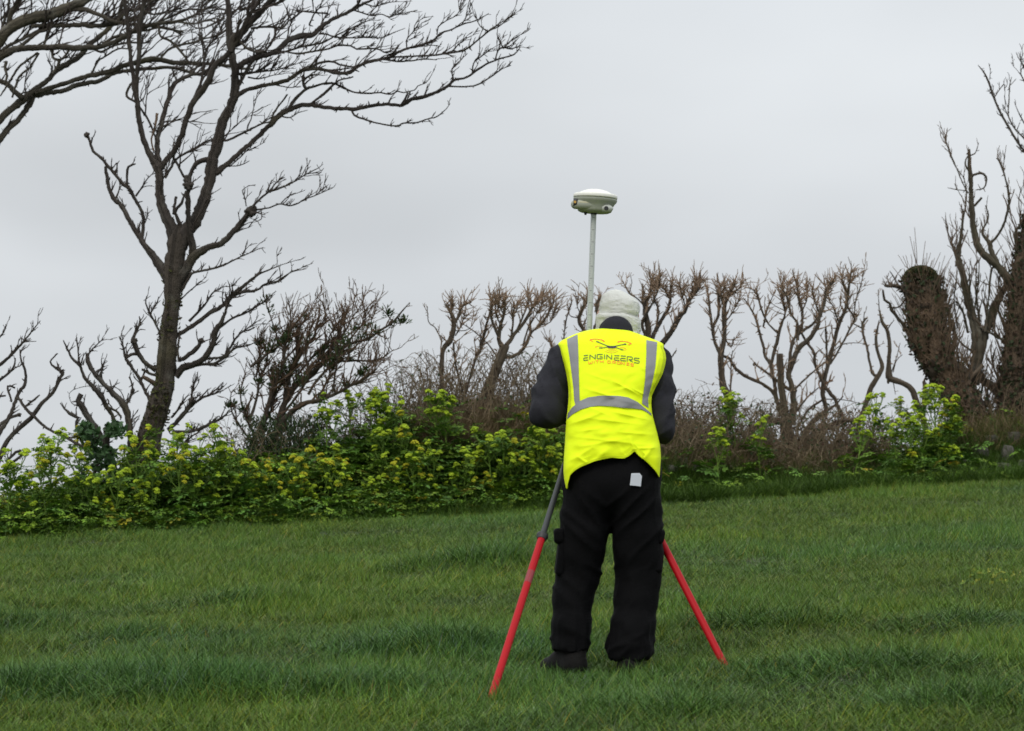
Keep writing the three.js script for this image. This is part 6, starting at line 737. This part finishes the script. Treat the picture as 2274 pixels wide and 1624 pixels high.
{ // beanie with a turned-up brim
  const B = profile([[137, 1020, 1050, -0.42, 0.012], [140, 998, 1068, -0.42, 0.03], [147, 980, 1086, -0.42, 0.045], [160, 958, 1110, -0.42, 0.06], [178, 942, 1142, -0.42, 0.075], [195, 933, 1168, -0.42, 0.085], [215, 926, 1192, -0.42, 0.092], [240, 922, 1199, -0.42, 0.096], [265, 918, 1197, -0.42, 0.099], [284, 916, 1188, -0.42, 0.099], [293, 915, 1184, -0.42, 0.098], [298, 904, 1192, -0.42, 0.108], [308, 896, 1200, -0.42, 0.113], [330, 897, 1202, -0.42, 0.111], [360, 895, 1205, -0.42, 0.111], [400, 896, 1206, -0.42, 0.11], [425, 904, 1204, -0.42, 0.107], [445, 918, 1198, -0.42, 0.1], [452, 940, 1185, -0.42, 0.09]]);
  const ys = [137, 138, 140, 143, 147, 153, 160, 168]; for (let y = 176; y <= 288; y += 7) ys.push(y); ys.push(291, 294, 297, 300, 305, 312, 320); for (let y = 328; y <= 440; y += 8) ys.push(y); ys.push(446, 452);
  const NT = 84, p = [], idx = [];
  for (const y of ys) { const [l, r, zc, hd] = B(y); for (let k = 0; k < NT; k++) { const th = k / NT * 6.28318, c = Math.cos(th), s = Math.sin(th), e = 0.87, sg = (v) => Math.sign(v) * Math.pow(Math.abs(v), e), rd = (v) => { const w = 1 - Math.abs(v); return w * w * w - 0.3; }, n = 1 + (0.03 * noise3(c * 1.8 + 5, y / 34, s * 1.8) + 0.045 * rd(noise3(c * 2.6 + 9, y / 24 + c * 1.4, s * 2.6))) * smooth(140, 175, y) * (y > 296 && y < 320 ? 0.3 : 1), tilt = 22 * smooth(0.1, 1, c) * smooth(200, 296, y) * (1 - smooth(360, 440, y)), q = L6((l + r) / 2 + (r - l) / 2 * sg(c) * n * 0.965, y + 4 + tilt + 4 * noise3(c * 2, 7, s * 2) * smooth(280, 300, y) * (1 - smooth(300, 330, y)), zc + hd * sg(s) * n); p.push(q.x, q.y, q.z); } }
  for (let j = 0; j < ys.length - 1; j++) for (let k = 0; k < NT; k++) { const a = j * NT + k, b = j * NT + (k + 1) % NT; idx.push(a, b, a + NT, b, b + NT, a + NT); }
  const tc = p.length / 3, q = L6(1035, 136.5, -0.42); p.push(q.x, q.y, q.z); for (let k = 0; k < NT; k++) idx.push(tc, (k + 1) % NT, k);
  const g = new THREE.BufferGeometry(); g.setAttribute('position', new THREE.Float32BufferAttribute(p, 3)); g.setIndex(idx); g.computeVertexNormals(); planarUV(g); mesh('beanie', g, beanieMat, person);
}

// ---------------------------------------------------------------- survey pole with its receiver, and the tripod that holds it
{
  const top = P(1318.5, 474, 14.85), dirn = P(1308.5, 735, 14.85).sub(top).normalize(), foot = top.clone(); while (foot.y > groundY(foot.x, foot.z) - 0.03) foot.addScaledVector(dirn, 0.002);
  const H = foot.distanceTo(top), g = base('survey_pole', foot, 'grey graduated survey pole topped by a white domed receiver', 'survey pole'), q = new THREE.Quaternion().setFromUnitVectors(V(0, 1, 0), dirn.clone().negate()), inner = (m) => m;
  g.quaternion.copy(q);
  const poleMat = new THREE.MeshStandardMaterial({ color: new THREE.Color().setRGB(0.47, 0.5, 0.48), roughness: 0.38, metalness: 0.15 }), tickMat = new THREE.MeshStandardMaterial({ color: new THREE.Color().setRGB(0.16, 0.17, 0.17), roughness: 0.6 }), blackMat = new THREE.MeshStandardMaterial({ color: new THREE.Color().setRGB(0.016, 0.016, 0.017), roughness: 0.5 });
  const r = 0.0128; const tube = new THREE.LatheGeometry([[0.001, 0], [0.004, 0.01], [r * 0.9, 0.09], [r, 0.1], [r, H - 0.004], [r * 0.9, H]].map(([a, b]) => new THREE.Vector2(a, b)), 28); mesh('pole', tube, poleMat, g);
  const ticks = []; for (let y = H - 0.02, k = 0; y > 1.0; y -= 0.011, k++) { const big = k % 5 === 0, t = new THREE.CylinderGeometry(r + 0.0006, r + 0.0006, big ? 0.0022 : 0.0014, 12, 1, true, big ? -0.5 : -0.75, big ? 0.9 : 0.35); t.translate(0, y, 0); ticks.push(t); } mesh('graduation_marks', mergeGeometries(ticks), tickMat, g);
  // receiver
  const k = 0.21 * 14.85 / F, rec = new THREE.Group(); rec.name = 'receiver'; g.add(rec); rec.position.set((384 - 376) * k, H, 0); rec.rotation.z = -0.02;
  const yy = (v) => (368 - v) * k, R1 = 234 * k, lath = (l, seg = 48) => new THREE.LatheGeometry(l.map(([a, b]) => new THREE.Vector2(Math.max(a, 0.0001) * k, yy(b))), seg);
  const stain = noiseTexture(256, (u, v) => { const n = smooth(0.2, 0.5, tor(u, v, 30, 6)) * smooth(0.05, 0.4, tor(u, v, 8, 2)); return [lerp(0.93, 0.62, n), lerp(0.93, 0.52, n), lerp(0.9, 0.4, n)]; }, true);
  const domeMat = new THREE.MeshStandardMaterial({ color: new THREE.Color().setRGB(0.86, 0.86, 0.84), roughness: 0.45 }); domeMat.map = rep(stain, 1);
  const shellMat = new THREE.MeshStandardMaterial({ color: new THREE.Color().setRGB(0.30, 0.32, 0.26), roughness: 0.55 });
  mesh('dome', lath([[0, 110], [40, 111], [80, 116], [120, 127], [155, 143], [180, 156], [205, 162], [226, 166], [234, 176], [235, 196], [232, 208], [220, 209], [0, 209]].reverse()), domeMat, rec);
  const body = lath([[0, 209.5], [228, 209.5], [233, 216], [233, 232], [224, 250], [208, 268], [190, 300], [186, 330], [176, 350], [150, 362], [100, 366], [0, 366]].reverse()); const sq = body.attributes.position; for (let i = 0; i < sq.count; i++) sq.setZ(i, sq.getZ(i) * 0.97); body.computeVertexNormals(); mesh('housing', body, shellMat, rec);
  const bat = new THREE.CapsuleGeometry(50 * k, 215 * k, 8, 24); bat.rotateZ(Math.PI / 2 + 0.03); bat.translate(-100 * k, yy(295), 135 * k); const bm = mesh('battery_case', bat, shellMat, rec);
  const lamp = mesh('battery_cap', new THREE.LatheGeometry([[0.1, 0], [38, 0], [50, 8], [52, 30], [50, 46], [0.1, 46]].map(([a, b]) => new THREE.Vector2(a * k, b * k)), 24).rotateZ(Math.PI / 2).translate(-186 * k, yy(287), 138 * k), blackMat, rec);
  const dotm = new THREE.MeshStandardMaterial({ color: new THREE.Color().setRGB(0.55, 0.32, 0.06), roughness: 0.5 }); mesh('badge', new THREE.CylinderGeometry(14 * k, 14 * k, 4 * k, 14).rotateX(Math.PI / 2).translate(-216 * k, yy(278), 188 * k), dotm, rec);
  mesh('label_plate', new RoundedBoxGeometry(122 * k, 20 * k, 3 * k, 2, 1 * k).rotateX(-0.25).translate(-116 * k, yy(272), 181 * k), new THREE.MeshStandardMaterial({ color: new THREE.Color().setRGB(0.46, 0.44, 0.3), roughness: 0.6 }), rec);
  const pod = new THREE.SphereGeometry(60 * k, 24, 16); pod.scale(1.25, 0.72, 0.8); pod.translate(118 * k, yy(322), 130 * k); mesh('port_housing', pod, new THREE.MeshStandardMaterial({ color: new THREE.Color().setRGB(0.42, 0.44, 0.4), roughness: 0.55 }), rec);
  mesh('port', new THREE.CylinderGeometry(22 * k, 24 * k, 14 * k, 20).rotateX(Math.PI / 2).translate(118 * k, yy(324), 177 * k), blackMat, rec);
  mesh('antenna_stub', new THREE.LatheGeometry([[0.1, -36], [10, -36], [13, -26], [18, -14], [18, 8], [0.1, 8]].map(([a, b]) => new THREE.Vector2(a * k, b * k)), 14).translate(-96 * k, yy(362), 70 * k), blackMat, rec);
  mesh('mount', new THREE.CylinderGeometry(34 * k, 32 * k, 18 * k, 20).translate(-8 * k, yy(374), 0), blackMat, rec);

  // tripod
  const clampP = P(1300, 905, 14.85); { const t = (clampP.y - foot.y) / (top.y - foot.y); clampP.copy(foot).lerp(top, t); }
  const feet = [groundHit(1084, 1561), groundHit(1619, 1487), groundHit(1442, 1430)], centre = V(foot.x, groundY(foot.x, foot.z), foot.z);
  const tp = base('survey_tripod', centre, 'red-legged telescopic tripod steadying the survey pole', 'tripod');
  const redTex = noiseTexture(256, (u, v) => { const n = smooth(0.22, 0.5, tor(u, v, 26, 12)), d = 0.5 + 0.5 * tor(u, v, 9, 5); return [lerp(0.6, 0.68, d) * lerp(1, 0.6, n), lerp(0.03, 0.06, d) + 0.04 * n, lerp(0.07, 0.11, d) + 0.04 * n]; }, true);
  const red = new THREE.MeshPhysicalMaterial({ roughness: 0.5, specularIntensity: 0.35, map: redTex }), dark = new THREE.MeshStandardMaterial({ color: new THREE.Color().setRGB(0.03, 0.033, 0.034), roughness: 0.5, metalness: 0.2 });
  const rod = (a, b, pts, mat, name, par = tp) => { const L = a.distanceTo(b), gg = new THREE.LatheGeometry(pts.map(([rr, t]) => new THREE.Vector2(rr, t * L)), 22), m = mesh(name, gg, mat, par); m.position.copy(a).sub(par === tp ? centre : V(0, 0, 0)); m.quaternion.setFromUnitVectors(V(0, 1, 0), b.clone().sub(a).normalize()); return m; };
  const mark = [1208, 1468, 1372], frac = [0.545, 0.62, 0.56];
  feet.forEach((f, i) => {
    f.y -= 0.02; const hinge = clampP.clone().add(V((f.x - clampP.x), 0, (f.z - clampP.z)).normalize().multiplyScalar(0.045)), L = f.distanceTo(hinge), u = (x) => f.clone().lerp(hinge, x), fr = frac[i];
    const leg = rod(f.clone(), u(fr), [[0.002, 0], [0.0035, 0.012], [0.011, 0.03], [0.0168, 0.036], [0.0172, 0.06], [0.016, 0.064], [0.016, 0.99], [0.0155, 1], [0.0005, 1]], red, 'leg');
    const lw = fr * L, cr = new THREE.LatheGeometry([[0.0165, -0.016], [0.02, -0.014], [0.0215, -0.002], [0.0255, 0.002], [0.0255, 0.012], [0.02, 0.016], [0.014, 0.02], [0.0005, 0.02]].map(([a, b]) => new THREE.Vector2(a, lw + b)), 22); mesh('collar', cr, blackMat, leg);
    const up = new THREE.CylinderGeometry(0.0128, 0.0128, L - lw - 0.01, 18).translate(0, lw + (L - lw) / 2, 0); mesh('extension_tube', up, dark, leg);
    if (i === 1) { const st = new THREE.CylinderGeometry(0.0164, 0.0164, 0.1, 18, 1, true, 2.2, 2.4).translate(0, L * 0.475, 0); mesh('sticker', st, blackMat, leg); } else { const st = new THREE.CylinderGeometry(0.0164, 0.0164, 0.07, 18, 1, true, 0, 6.2).translate(0, L * 0.41, 0); mesh('worn_patch', st, new THREE.MeshStandardMaterial({ color: new THREE.Color().setRGB(0.22, 0.03, 0.035), roughness: 0.7 }), leg); }
  });
  const hd = new THREE.LatheGeometry([[0.014, -0.05], [0.034, -0.05], [0.048, -0.03], [0.05, 0.02], [0.036, 0.035], [0.024, 0.06], [0.014, 0.06]].map(([a, b]) => new THREE.Vector2(a, b)), 26), hm = mesh('clamp', hd, blackMat, tp); hm.position.copy(clampP).sub(centre); hm.quaternion.copy(q);
}
renderer.render(scene, camera);
